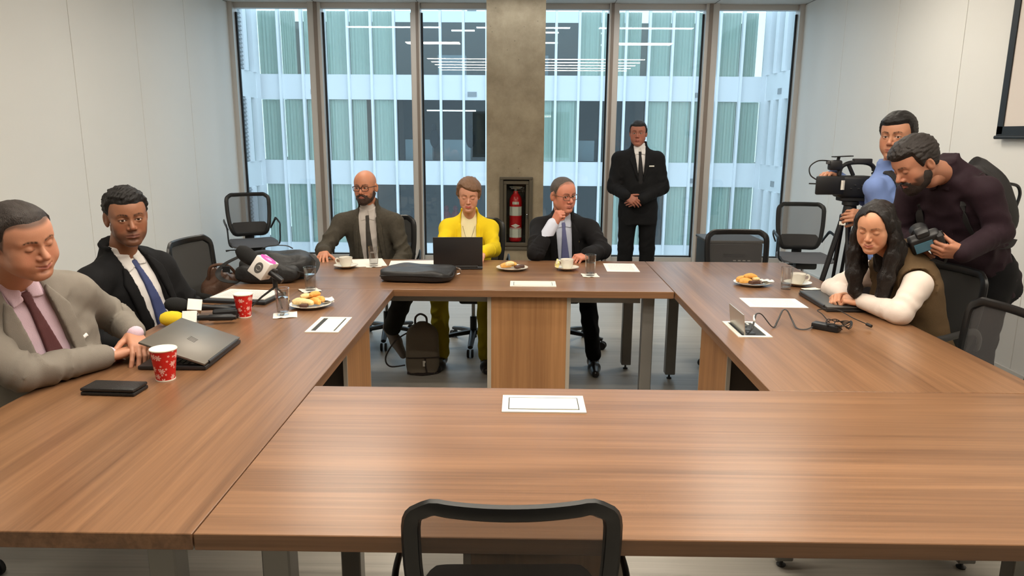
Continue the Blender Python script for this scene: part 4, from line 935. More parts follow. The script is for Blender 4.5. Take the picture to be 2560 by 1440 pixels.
# ---------------------------------------------------------------- head
def make_head(s=1.0, h=.003, skin=(190, 140, 112), lip=(160, 88, 78), brow=(50, 36, 30), eye=1.0, fat=1.0, jaw=1.0, nose=1.0, ear=1.0, smile=0., stubble=None, stub_amt=.5, neckr=.056, female=False, wid=1.0, eye_dir=(0, 1, 0), brow_amt=1.0, lashes=.0, gaunt=0.0, neck_to=(0, -.045, -.2), scalp=None):
    nt_ = np.array(neck_to, float); g = G((-.105+min(0, nt_[0]), min(-.125, nt_[1]-.075), min(-.2, nt_[2]-.01)), (.105+max(0, nt_[0]), .135, .14), h)
    W = wid
    g.ell((0, -.008, .032), (.0755*W, .0985, .086))
    g.ell((0, .033, .03), (.064*W, .056, .066), .03)
    g.ell((0, .028, -.035), (.060*W, .057, .07), .03)
    g.ell((0, .022, -.078), (.05*W*jaw, .052, .036), .025)
    for q in (-1, 1):
        g.cap((q*.05*W*jaw, -.006, -.052), (q*.017, .062, -.1), .017*jaw, .017*jaw, .025)
        g.ell((q*.046*W, .052, -.02), (.019, .02, .017), .022)
        g.ell((q*.038*W, .05, -.052), (.024*fat, .024*fat, .028), .025)
        if gaunt: g.ell((q*.062*W, .058, -.058), (.015, .02, .02), .02, 'sub')
        g.cap((q*.044*W, .069, .02), (q*.013, .083, .0185), .0078 if not female else .005, None, .016)
    g.ell((0, .071, -.1), (.021*jaw, .017, .017), .02)
    g.ell((0, .074, -.068), (.03, .02, .024), .018)
    g.cap((0, .084, .01), (0, .107*(.5+.5*nose) if nose < 1 else .107+.006*(nose-1)*2, -.032), .0075, .0108*nose, .012)
    for q in (-1, 1):
        g.ell((q*.0125*nose, .093, -.038), (.0085*nose, .011, .0078), .007)
        g.ell((q*.007, .1, -.046), (.0035, .005, .003), .004, 'sub')
        g.ell((q*.031, .099, .001), (.0205, .0195, .0125), .014, 'sub')
        g.ell((q*.031, .0735, -.001), (.0155, .0155, .0145), .005)
        if eye > 0: g.ell((q*.031, .09, -.0015), (.0135, .013, .0054*eye), .0015, 'sub')
        g.cap((q*.016, .1, .0025), (q*.044*W, .09, .0045), .0022, .0022, .004, 'sub')       # lid crease
    # lips
    sm = smile*.004
    for q in (-1, 1):
        g.cap((0, .0955, -.0632), (q*.023, .0855, -.066+sm), .0042, .0026, .005)
        g.cap((0, .0945, -.0755), (q*.021, .0855, -.0715+sm), .0058, .003, .006)
        g.cap((0, .1, -.0693), (q*.026, .0885, -.069+sm*1.6), .0016, .0022, .003, 'sub')
        if smile and fat < 1.2: g.cap((q*.023*nose, .088, -.043), (q*.036, .078, -.066), .0018, .0018, .016, 'sub')
    g.ell((0, .093, -.086), (.022, .01, .006), .01, 'sub')
    for q in (-1, 1):
        R = np.array(Euler((-.15, q*.12, q*.38)).to_matrix())
        g.ell((q*.0785*W, -.014, -.01), (.0075, .0175*ear, .031*ear), .006, R=R)
        g.ell((q*.0865*W, -.010, -.006), (.006, .009, .018), .004, 'sub', R=R)
    g.cap((0, -.03, -.045), nt_, neckr*.97, neckr*1.05, .022)
    V, F = g.net()
    x, y, z = V[:, 0], V[:, 1], V[:, 2]; front = sstep(y, .03, .06)
    col = np.tile(lin(skin), (len(V), 1))
    def mix(m, c, a=1.0):
        col[:] = col*(1-(m*a)[:, None])+np.asarray(c)[None, :]*(m*a)[:, None]
    if scalp:      # short hair showing as a tint on the skin: (colour, amount, hairline keywords)
        hl_ = hairline('short', x, y, **scalp[2]); mix(sstep(z-hl_, -.006, .012)*(np.abs(x) < .082*W), lin(scalp[0]), scalp[1])
    red = lin((skin[0], skin[1]-16, skin[2]-14))
    ch = np.exp(-(((np.abs(x)-.04)/.022)**2+((z+.035)/.022)**2))*front; mix(ch, red, .45)
    mix(np.exp(-((x/.016)**2+((z+.036)/.014)**2))*front, red, .5)
    es = np.exp(-(((np.abs(x)-.031)/.02)**2+((z+.0)/.012)**2))*front; mix(es, lin(skin)*np.array([.78, .7, .66]), .4)
    if stubble is not None:
        bm = np.maximum(sstep(-z, .05, .066), sstep(-z, .03, .05)*sstep(np.abs(x), .05, .062))*sstep(y, -.02, .01)*sstep(-z, -1, .0)
        mo = np.exp(-((x/.026)**4+((z+.055)/.0075)**4))*front; m_ = np.maximum(bm*sstep(.13+z, 0, .02), mo)
        m_ *= 1-.8*np.exp(-((x/.022)**4+((z+.0725)/.008)**4))
        mix(np.clip(m_, 0, 1), lin(stubble), stub_amt)
    lp = np.exp(-((x/.0235)**6+((z+.0695-sm*.5)/.0085)**4))*front*(z < -.0605)
    mix(lp, lin(lip), .8); mix(np.exp(-((x/.0245)**8+((z+.0695-sm*1.2*np.abs(x)/.02)/.0016)**2))*front, lin(lip)*.35, .85)
    ax_ = np.abs(x); zb = .0195+.005*np.sin(np.clip((ax_-.012)/.038, 0, 1)*2.3)-.003*sstep(ax_, .04, .05)
    bw = np.exp(-((z-zb)/(.0042-.0018*sstep(ax_, .03, .052)))**4)*sstep(ax_, .009, .014)*(1-sstep(ax_, .047, .054))*front
    mix(bw*(.8+.3*nz(V*np.array([1, 1, .4]), 420, 5)), lin(brow), .9*brow_amt)
    if eye > 0:
        d = np.sqrt(((ax_-.031)/.0138)**2+((z+.0015)/(.0054*eye+.0016))**2); mix(np.exp(-((d-1)/.28)**2)*front*(z > -.003), lin((34, 24, 20)), .8)
    else:
        mix(np.exp(-((z+.0072+.0028*(1-((ax_-.031)/.013)**2)-.0022)/.0014)**2)*(np.abs(ax_-.031) < .0145)*front, lin((40, 26, 22)), .85)
    return V*s, F, np.clip(col, 0, 1)
def eye_mesh(s, gaze, iris=(60, 38, 24)):
    """two eyeballs in head coordinates; returns list of (V,F,col)"""
    out = []
    for q in (-1, 1):
        g = G((q*.031-.018, .055, -.019), (q*.031+.018, .092, .017), .0018); g.ell((q*.031, .0735, -.001), (.0136, .0136, .0136))
        V, F = g.net(); d = V-np.array((q*.031, .0735, -.001)); d /= np.linalg.norm(d, axis=1)[:, None]
        gz = np.array(gaze, float); gz /= np.linalg.norm(gz); a = np.arccos(np.clip(d @ gz, -1, 1))
        c = np.tile(lin((205, 196, 188)), (len(V), 1)); c[a < .46] = lin(iris); c[a < .2] = lin((8, 7, 7)); out.append((V*s, F, c))
    return out
def hairline(kind, X, Y, h0=.062, side=-.02, nape=-.075, part=None):
    ys = [-.2, -.1, -.06, -.032, -.02, .0, .018, .034, .046, .066, .2]; zs = [nape, nape, nape+.012, -.03, -.004, .004, side, .012, .046, h0-.004, h0]
    if kind == 'swept': zs = [nape, nape, -.07, -.055, -.045, -.03, -.025, .0, .04, h0-.01, h0]
    hl = np.interp(Y, ys, zs)+.012*(np.clip(np.abs(X)-.02, 0, .05)/.05)**2*(Y > .04)
    if part is not None: hl = hl+part*X*(Y > .03)
    return hl
def make_hair(kind, s=1.0, h=.003, wid=1.0, th=.008, h0=.062, seed=1, rough=.0016, side=-.02, freq=300., nape=-.075, top=1.0, part=None, soft=.028, vol=None):
    g = G((-.115, -.14, -.12), (.115, .13, .155), h); W = wid
    g.ell((0, -.008, .032), (.0755*W, .0985, .086)); g.ell((0, .033, .03), (.064*W, .056, .066), .03)
    X, Y, Z = g.full()
    hl = hairline(kind, X, Y, h0, side, nape, part).astype(np.float32)
    P = np.stack(np.broadcast_arrays(X, Y, Z), -1)
    if kind == 'curly': n = nz(P, 150, seed)+.6*nz(P, 300, seed+3)
    else: Q = P*np.array([1, .3, .8]); n = 1-2*np.abs(nz(Q, 120, seed))+.6*nz(Q, 330, seed+3)
    up = sstep(Z-hl, -.002, soft); tp = 1+(top-1)*sstep(Z, .03, .1)
    if vol is not None: tp = tp*(1+vol*sstep(Z, .02, .09))
    off = -.0025+(th+.0025)*up*tp
    if kind == 'swept': off = off+.006*up*np.sin(np.clip((Y+.1)/.2, 0, 1)*3.1)
    D = g.D-off.astype(np.float32)+(rough*up*n).astype(np.float32); g.D = smax(D, hl-.006-Z, .003).astype(np.float32)
    V, F = g.net(); return V*s, F
def make_beard(s=1.0, h=.003, wid=1.0, th=.009, seed=2, jaw=1.0):
    g = G((-.1, -.03, -.16), (.1, .13, .01), h); W = wid
    g.ell((0, .028, -.035), (.0605*W+th*.6, .057+th, .07+th*.5)); g.ell((0, .022, -.078), (.05*W*jaw+th*.8, .052+th, .036+th), .025)
    for q in (-1, 1): g.cap((q*.05*W*jaw, -.006, -.052), (q*.017, .062, -.1), .017*jaw+th, .018*jaw+th, .025)
    g.ell((0, .071, -.1), (.023+th, .018+th, .02+th), .02); g.ell((0, .074, -.068), (.03+th*.7, .022+th*.9, .024+th*.5), .018)
    X, Y, Z = g.full()
    up = np.interp(np.abs(X), [0, .024, .03, .045, .055, .066, .1], [-.05, -.05, -.056, -.05, -.03, .0, .02]).astype(np.float32)
    D = smax(g.D, Z-up, .005); D = smax(D, -(Y+.012)+np.zeros_like(D), .006)
    m = np.sqrt((X/.024)**2+((Z+.0695)/.0095)**2)-1; D = np.where((Y > .05), smax(D, -(m*.012).astype(np.float32), .004), D)
    P = np.stack(np.broadcast_arrays(X*3, Y*3, Z*3), -1); D = D+.0016*nz(P, 90, seed).astype(np.float32); g.D = D.astype(np.float32)
    V, F = g.net(); return V*s, F
# ---------------------------------------------------------------- hand
def make_hand(side, curl=(.3, .35, .35, .4), thumb=(.5, .3, .3), s=1.0, h=.0028, skin=(190, 140, 112), splay=.06, pip=1.25, wristlen=.012, tz=-.2, rw=1.0):
    """wrist at origin, fingers to +y, back of hand +z; side -1 right hand (thumb at -x), +1 left hand"""
    q = side; g = G((-.09, -.1, -.12), (.09, .215, .06), h)
    K = [(q*.029, .084, .002), (q*.0095, .09, .005), (q*-.0105, .086, .003), (q*-.029, .077, -.002)]
    LN = [(.041, .025, .021), (.046, .029, .022), (.042, .027, .022), (.033, .02, .02)]; RR = [.0093, .0096, .0091, .0081]
    for i, kk in enumerate(K):
        g.cap((kk[0]*.62, .004, -.001), kk, .0135, .0115, .011)
    g.ell((q*.016, .035, -.011), (.02, .032, .012), .012); g.ell((q*-.02, .035, -.009), (.016, .036, .012), .012)
    g.cap((0, -wristlen-.02, 0), (0, .004, 0), .0255*rw, .021*rw, .014); g.ell((0, .0, 0), (.027, .02, .018), .012)
    for i, kk in enumerate(K):
        a = curl[i]; p = np.array(kk); sp = (1.5-i)*splay*q; ang = 0.; r = RR[i]
        for j, ln in enumerate(LN[i]):
            ang += a*(1.0 if j == 0 else (pip if j == 1 else pip*.7))
            d = np.array((math.sin(sp)*math.cos(ang), math.cos(sp)*math.cos(ang), -math.sin(ang))); e = p+d*ln
            g.cap(p, e, r, r*.93, .0025 if j else .007); p = e; r *= .93
    p = np.array((q*.022, .018, -.009)); out, fl, bd = thumb; r = .0125
    for j, ln in enumerate((.042, .033, .027)):
        az = out-(bd*.5 if j else 0)*j; d = np.array((q*math.sin(az)*math.cos(fl*(j+.3)), math.cos(az)*math.cos(fl*(j+.3)), -math.sin(fl*(j+.3))+tz)); d /= np.linalg.norm(d); e = p+d*ln
        g.cap(p, e, r, r*.86, .009 if j == 0 else .003); p = e; r *= .88
    V, F = g.net(); col = np.tile(lin(skin), (len(V), 1))
    kn = np.zeros(len(V))
    for kk in K: kn = np.maximum(kn, np.exp(-((V-np.array(kk))**2).sum(1)/.011**2))
    col = col*(1-.25*kn[:, None])+lin((skin[0], skin[1]-30, skin[2]-30))*.25*kn[:, None]
    return V*s, F, np.clip(col, 0, 1)
def hand_frame(wrist, fingers, back):
    """matrix: +y along fingers, +z back of the hand"""
    y = Vector(fingers).normalized(); z = Vector(back); z = (z-y*z.dot(y)).normalized(); x = y.cross(z)
    M = np.eye(4); M[:3, 0] = x; M[:3, 1] = y; M[:3, 2] = z; M[:3, 3] = wrist; return M
# ---------------------------------------------------------------- torso
ZP = np.array([-.30, -.15, 0., .2, .4, .6, .75, .86, .94, 1.0, 1.08])
AP = np.array([.165, .172, .172, .160, .163, .175, .18, .163, .118, .072, .058])
BP = np.array([.12, .125, .122, .115, .115, .117, .112, .1, .082, .066, .058])
CP = np.array([0, 0, .0, .012, .014, .012, .004, -.006, -.012, -.012, -.006])
class Torso:
    def __init__(s, pelvis, neck, sl, sr, w=1.0, d=1.0, belly=0., bust=0.):
        s.p = np.array(pelvis, float); s.n = np.array(neck, float); u = s.n-s.p; s.H = float(np.linalg.norm(u)); s.u = u/s.H
        r = np.array(sr, float)-np.array(sl, float); r = r-s.u*(r@s.u); s.r = r/np.linalg.norm(r); s.f = np.cross(s.u, s.r); s.w, s.d, s.belly, s.bust = w, d, belly, bust
    def loc(s, X, Y, Z):
        x, y, z = X-s.p[0], Y-s.p[1], Z-s.p[2]
        return [(x*a[0]+y*a[1]+z*a[2]) for a in (s.r, s.f, s.u)]
    def world(s, x, y, z): return s.p+s.r*x+s.f*y+s.u*z
    def dist(s, L, zmin=-.3):
        x, y, z = L; t = z/s.H
        a = np.interp(t, ZP, AP*s.w); b = np.interp(t, ZP, (BP+s.belly*np.exp(-((ZP-.25)/.3)**2))*s.d); c = np.interp(t, ZP, CP)+s.belly*.6*np.exp(-((t-.25)/.3)**2)
        yy = y-c
        if s.bust: b = b+s.bust*np.exp(-((t-.62)/.13)**2)*(yy > 0)
        k = (np.abs(x/a)**2.3+np.abs(yy/b)**2.3)**(1/2.3)+1e-5
        gr = np.sqrt((x/a**2)**2+(yy/b**2)**2)/k+1e-5
        d = (k-1)/np.maximum(gr, 1/(np.maximum(a, b)))
        d = np.maximum(d, (zmin*s.H-z)); d = np.maximum(d, z-1.1*s.H)
        return d.astype(np.float32)
def poly(x, z, pts):
    """signed distance-like field of a convex polygon given anticlockwise"""
    d = None; n = len(pts)
    for i in range(n):
        (ax, az), (bx, bz) = pts[i], pts[(i+1) % n]; ex, ez = bx-ax, bz-az; l = math.hypot(ex, ez)
        q = ((x-ax)*ez-(z-az)*ex)/l; d = q if d is None else np.maximum(d, q)
    return d
def mirror(pts): return [(-a, b) for a, b in reversed(pts)]
PEOPLE_H = .0085
def cloth(name, col, rough=.85, bump=(350, .25), var=(9, .05)):
    return mat(name, srgb(*col), rough, spec=.25, bump=bump, var=var)
def skin_mat():
    m = mat('skin', (1, 1, 1, 1), .48, spec=.4, bump=(260, .08), var=(30, .03), attr='Col')
    b = m.node_tree.nodes['Principled BSDF']; b.inputs['Subsurface Weight'].default_value = .08; b.inputs['Subsurface Radius'].default_value = (.01, .004, .002); b.inputs['Subsurface Scale'].default_value = .5
    return m
m_skin = skin_mat(); m_eye = mat('eyeball', (1, 1, 1, 1), .12, attr='Col')
def hair_mat(name, col, rough=.5):
    return mat(name, srgb(*col), rough, spec=.35, bump=(420, .7, (1, 1, .35)), var=(160, .25))
class Person:
    def __init__(s, label, J, base, **kw):
        s.J = {k: np.array(v, float) for k, v in J.items()}; s.kw = kw
        s.root = empty('person', base); tag(s.root, label, 'person'); s.base = np.array(base, float); s.parts = []
        j = s.J; s.T = Torso(j['pelvis'], j['neck'], j['sl'], j['sr'], kw.get('w', 1), kw.get('d', 1), kw.get('belly', 0), kw.get('bust', 0))
    def put(s, name, V, F, m, col=None):
        me = np_mesh(name, V-s.base, F, col); return link(name, me, m, s.root)
    def grid(s, keys, pad, h):
        P = np.array([s.J[k] for k in keys]); return G(P.min(0)-pad, P.max(0)+pad, h)
    # --- body: head, neck, hands and the body under the clothes, one mesh
    def head(s, M, hs=1.0, gaze=(0, 1, 0), iris=(60, 38, 24), **hk):
        iv = np.linalg.inv(M); nt_ = (iv @ np.append(s.J['neck']-s.T.u*.02, 1))[:3]/hs; hk.setdefault('neck_to', tuple(nt_))
        V, F, C = make_head(**hk); s.HM = M; s.hs = hs; s.parts.append((xf(M, V*hs), F, C)); s.hk = hk
        if hk.get('eye', 1) > 0:
            for V, F, C in eye_mesh(hs, gaze, iris): s.put('eye', xf(M, V), F, m_eye, C)
        s.skin = hk.get('skin', (190, 140, 112))
    def hair(s, m, **k):
        V, F = make_hair(**k); s.put('hair', xf(s.HM, V*s.hs), F, m)
    def beard(s, m, **k):
        V, F = make_beard(**k); s.put('beard', xf(s.HM, V*s.hs), F, m)
    def hand(self, side, M, **k):
        V, F, C = make_hand(side, skin=self.skin, **k); self.parts.append((xf(M, V), F, C))
    def body(s):
        j = s.J; keys = [k for k in ('pelvis', 'neck', 'sl', 'sr', 'el', 'er', 'wl', 'wr', 'kl', 'kr', 'al', 'ar') if k in j]
        g = s.grid(keys, .2, .016); X, Y, Z = g.full(); L = s.T.loc(X, Y, Z); g.D = np.minimum(g.D, s.T.dist(L, -.2)+.03)
        for q in 'lr':
            g.cap(j['neck']*.6+j['s'+q]*.4-s.T.u*.06, j['s'+q]-s.T.u*.01, .022, .028, .02); g.cap(j['s'+q], j['e'+q], .034, .028, .02); g.cap(j['e'+q], j['w'+q], .027, .021, .01)
            if 'k'+q in j: g.cap(j['h'+q], j['k'+q], .055, .042, .03); g.cap(j['k'+q], j['a'+q], .04, .028, .01)
        hc = s.HM[:3, 3]-s.HM[:3, 2]*.1*s.hs-s.HM[:3, 1]*.035; g.cap(j['neck'], hc, .046, .046, .02)
        V, F = g.net(); s.parts.append((V, F, lin(s.skin)))
        V, F, C = join_parts(s.parts); return s.put('body', V, F, m_skin, C)
    # --- torso garments
    def shell(s, g, off, zmin=-.3, k=.0):
        X, Y, Z = g.full(); s.L = [np.broadcast_to(q, g.D.shape) for q in s.T.loc(X, Y, Z)]
        return s.T.dist(s.L, zmin)-off
    def yoke(s, g, off, k=.035, r=.05):
        j = s.J
        for q in 'lr': g.cap(j['neck']*.72+j['s'+q]*.28-s.T.u*.035, j['s'+q], r+off, r*1.1+off, k)
    def sleeve(s, g, off, k=.03, r=(.062, .05, .036), short=1.0, fold=.004, which='lr', ph=0):
        j = s.J
        for i, q in enumerate(which):
            a, b, c = j['s'+q], j['e'+q], j['w'+q]; c = b+(c-b)*short
            g.cap(a, b, r[0]+off, r[1]+off, k, fold=(fold, 3.2, .8, .4, ph+i)); g.cap(b, c, r[1]+off, r[2]+off, .012, fold=(fold, 4.5, .15, .45, ph+2+i))
    def ring(s, g, rx, ry, th, z0, zb, zf, cy=-.012, tilt=None):
        """collar ring around the neck: height zb at the back, zf at the front (relative to neck base)"""
        x, y, z = s.L; H = s.T.H; ax = s.collar_axis if hasattr(s, 'collar_axis') else (0., 0.)
        yy = y-cy-(z-H)*ax[1]; xx = x-(z-H)*ax[0]
        k = np.sqrt((xx/rx)**2+(yy/ry)**2); d = (k-1)*min(rx, ry)
        t = np.clip((yy+ry)/(2*ry), 0, 1); top = H+zb+(zf-zb)*t
        return np.maximum(np.maximum(d, z-top), H+z0-z).astype(np.float32)
    def shirt(s, m, name='shirt', off=.0, h=None, sleeves=False, collar=True, cuff=False, zmin=-.25, r=(.06, .048, .034), short=1.0, neckhole=None, wr=.0022, col_r=(.066, .072), col_h=(.05, .012), open_collar=False):
        g = s.grid(['pelvis', 'neck', 'sl', 'sr']+(['el', 'er', 'wl', 'wr'] if sleeves else []), .24 if not sleeves else .2, h or PEOPLE_H)
        d = s.shell(g, off, zmin); g.D = np.minimum(g.D, d); s.yoke(g, off-.004)
        P = np.stack(s.L, -1); n = (nz(P*np.array([1, 1, .45]), 34, 11)+1-2.2*np.abs(nz(P*np.array([.7, 1, 1.1]), 34, 12))).astype(np.float32); g.D += -wr*n
        if sleeves: s.sleeve(g, off, r=r, short=short)
        if collar:
            c = s.ring(g, col_r[0], col_r[1], .004, -.05, col_h[0], col_h[1]); g.D = smin(g.D, c, .004)
        V, F = g.net(); o = s.put(name, relax(V, F, 2), F, m)
        return o
    def collar_wings(s, m, H=None, off=.011, w_=.052, dz=.055, h=.005):
        H = s.T.H; T_ = s.T; c = T_.world(0, .08, H-.05); g = G(c-.12, c+.12, h); d = s.shell(g, off, -.3); x, y, z = s.L
        d2 = s.ring(g, .066+.006, .072+.006, .004, -.08, .05, .012); d = smin(d, d2, .012)
        a = [(.004, H+.012), (.012, H-.05), (w_, H-.03-dz*.55), (.062, H+.03)]
        rg = np.minimum(poly(x, z, a[::-1] if poly(np.float32(.03), np.float32(H-.02), a) > 0 else a), poly(-x, z, a[::-1] if poly(np.float32(.03), np.float32(H-.02), a) > 0 else a))
        g.D = np.maximum(np.maximum(d, rg), -y).astype(np.float32); V, F = g.net()
        if len(F): s.put('shirt_collar', relax(V, F, 2), F, m)
    def region(s, name, m, polys, off, h=.006, k=.0, box=None, thick=.012, extra=None, yoke=True):
        """a layer of cloth lying on the chest inside convex polygons given in chest coordinates (x to the wearer's right, z up)"""
        g = s.grid(['pelvis', 'neck', 'sl', 'sr'], .2, h) if box is None else G(box[0], box[1], h)
        d = s.shell(g, 0., -.3); g.D = np.minimum(g.D, d)
        if yoke: s.yoke(g, -.004)
        x, y, z = s.L; rg = None
        for p in polys:
            cx, cz = np.mean([q[0] for q in p]), np.mean([q[1] for q in p])
            if poly(cx, cz, p) > 0: p = p[::-1]
            q = poly(x, z, p); rg = q if rg is None else np.minimum(rg, q)
        D = np.maximum(np.maximum(np.maximum(g.D-off, -(g.D-off+thick)), rg), -y-.0); g.D = D.astype(np.float32)
        V, F = g.net(); return s.put(name, relax(V, F, 2), F, m) if len(F) else None
    def jacket(s, m, name='jacket', off=.016, V_=None, lapel=True, hem=-.3, r=(.062, .052, .042), m_lapel=None, h=None, fold=.005, wr=.0025, col=True, short=.94, lap_w=.05, which='lr', gorge=.82, armhole=0., col_h=(.036, -.02), col_r=(.079, .084)):
        g = s.grid(['pelvis', 'neck', 'sl', 'sr', 'el', 'er', 'wl', 'wr'], .2, h or PEOPLE_H); H = s.T.H
        d = s.shell(g, off, hem); g.D = np.minimum(g.D, d); s.yoke(g, off-.003, r=.054)
        P = np.stack(s.L, -1); n = (.5*nz(P*np.array([1, 1, .5]), 26, 21)+1.0-2.4*np.abs(nz(P*np.array([.9, .9, .75]), 19, 22))+.5-1.2*np.abs(nz(P*np.array([1, 1, 1.2]), 44, 23))).astype(np.float32); g.D += -wr*n
        x, y, z = s.L
        if col: g.D = smin(g.D, s.ring(g, col_r[0], col_r[1], .006, -.06, *col_h), .01)
        wt, wb, zb = V_ or (.062, .03, .12)      # half width at the collar, at the bottom, height of the bottom
        vp = [(-wb, zb*H), (wb, zb*H), (wt, H*.93), (wt+.008, H+.2), (-wt-.008, H+.2), (-wt, H*.93)]
        g.D = np.maximum(g.D, -np.maximum(poly(x, z, vp if poly(0., H*.7, vp) < 0 else vp[::-1]), -(y+.01)).astype(np.float32))
        if armhole:
            for q in 'lr': g.ell(s.J['s'+q]+(s.J['s'+q]-s.J['neck'])*.12, (armhole,)*3, .0, 'sub')
        s.sleeve(g, off, r=tuple(q-off+.004 for q in r), short=short, fold=fold, which=which)
        V, F = g.net(); o = s.put(name, relax(V, F, 2), F, m)
        if lapel:
            pts = [(wb-.002, zb*H+.01), (wb+.022, zb*H+.05), (wt+lap_w, H*gorge), (wt+.012, H*.96), (wt-.003, H*.93)]
            s.region('lapel', m_lapel or m, [pts], off+.013, .006, thick=.018); s.region('lapel', m_lapel or m, [mirror(pts)], off+.013, .006, thick=.018)
        return o
    def tie(s, m, bottom=.12, w_=.036, off=.012, top=.955):
        H = s.T.H; k = H*top
        s.region('tie', m, [[(-.017, k), (.017, k), (.012, k-.042), (-.012, k-.042)], [(-.012, k-.038), (.012, k-.038), (w_, H*bottom+.06), (0, H*bottom), (-w_, H*bottom+.06)]], off, .005, thick=.02)
    def cuffs(s, m, which='lr', r=.038, ln=.035, back=.012):
        for q in which:
            a, b = s.J['e'+q], s.J['w'+q]; u = (b-a)/np.linalg.norm(b-a); g = G(b-.08, b+.08, .005); g.cap(b-u*(back+ln), b-u*back, r, r*.95)
            V, F = g.net(); s.put('shirt_cuff', V, F, m)
    def trousers(s, m, r=(.088, .066, .052), pr=.125, name='trousers', fold=.004):
        j = s.J; g = s.grid(['pelvis', 'hl', 'hr', 'kl', 'kr', 'al', 'ar'], .2, PEOPLE_H)
        c = (j['hl']+j['hr'])/2; g.ell(c, (.17, .15, .13)); d = s.shell(g, .004, -.3); g.D = np.minimum(g.D, np.maximum(d, s.L[2]-.04).astype(np.float32))
        for q in 'lr':
            g.cap(j['h'+q], j['k'+q], r[0], r[1], .03, fold=(fold, 3, .85, .3, 1)); g.cap(j['k'+q], j['a'+q], r[1], r[2], .015, fold=(fold, 4, .5, .6, 2))
        V, F = g.net(); s.put(name, V, F, m)
    def shoe(s, q, m, d, ln=.27, w_=.043, m_sole=None, z0=None, up=(0, 0, 1)):
        a = s.J['a'+q]; d = np.array(d, float); d /= np.linalg.norm(d); up = np.array(up, float); up = up-d*(up@d); up /= np.linalg.norm(up)
        h0 = a[2] if z0 is None else z0; sole = a-up*(h0); g = G(a-.33, a+.33, .006)
        g.cap(sole-d*.045+up*.036, sole+d*.09+up*.034, .036, .041); g.cap(sole+d*.09+up*.033, sole+d*(ln-.09)+up*.026, .041, .026, .02); g.cap(sole-d*.025+up*.05, a+up*.02, .04, .043, .02)
        X, Y, Z = g.full(); zz = (X-sole[0])*up[0]+(Y-sole[1])*up[1]+(Z-sole[2])*up[2]; g.D = np.maximum(g.D, (.004-zz)).astype(np.float32)
        V, F = g.net(); o = s.put('shoe', V, F, m)
        return o
    def glasses(s, m, rim=True, w_=.026, hh=.019, th=.0022, lens=True):
        M = Matrix(s.HM.tolist()); k = s.hs; mb = MB()
        def P_(x, y, z): q = M @ Vector((x*k, y*k, z*k)); return Vector((q.x-s.base[0], q.y-s.base[1], q.z-s.base[2]))
        for q in (-1, 1):
            c = (q*.0325, .104, -.004); lp = []
            for i in range(24):
                a = 2*math.pi*i/24; e = .62; cx, cz = math.cos(a), math.sin(a); lp.append(P_(c[0]+math.copysign(abs(cx)**e, cx)*w_, c[1]-.004*abs(cx)-.2*abs(cx*w_*(cx*q > 0)), c[2]+math.copysign(abs(cz)**e, cz)*hh*(1 if cz > 0 else .95)))
            mb.tube(lp, th if rim else th*.5, 6, True)
            mb.tube([P_(q*.0325+q*w_, .098, .004), P_(q*.074, .07, .006), P_(q*.081, .0, .004), P_(q*.08, -.015, -.004)], th*.9, 6)
        mb.tube([P_(-.0075, .105, .0), P_(0, .109, .003), P_(.0075, .105, .0)], th, 6)
        mb.build('eyeglasses', m, s.root, True)
# ================================================================ the people
def A(*v): return np.array(v, float)
def yd(fx, fy): return math.atan2(-fx, fy)
def head_at(u, v, y, yaw, pitch=0., roll=0., d=.085):
    """head frame whose point between the eyes lies on pixel (u,v) at depth y"""
    M = frame((0, 0, 0), yaw, pitch, roll); t = np.array(Wy(u, v, y)); M[:3, 3] = t-M[:3, 1]*d; return M
m_shw = cloth('shirt_white', (226, 222, 220), .8); m_shp = cloth('shirt_pink', (212, 186, 200), .8); m_shg = cloth('shirt_grey', (196, 188, 182), .8); m_shl = cloth('shirt_pale_blue', (204, 210, 226), .8)
m_blksuit = cloth('suit_black', (17, 17, 19), .85); m_blksuit2 = cloth('suit_black_fine', (20, 19, 21), .85)
h_dark = hair_mat('hair_black', (18, 14, 13)); h_brown = hair_mat('hair_dark_brown', (32, 25, 22)); h_grey = hair_mat('hair_grey_brown', (84, 74, 68)); h_chest = hair_mat('hair_chestnut', (118, 88, 66))
m_leath = mat('shoe_leather', srgb(22, 20, 20), .3)

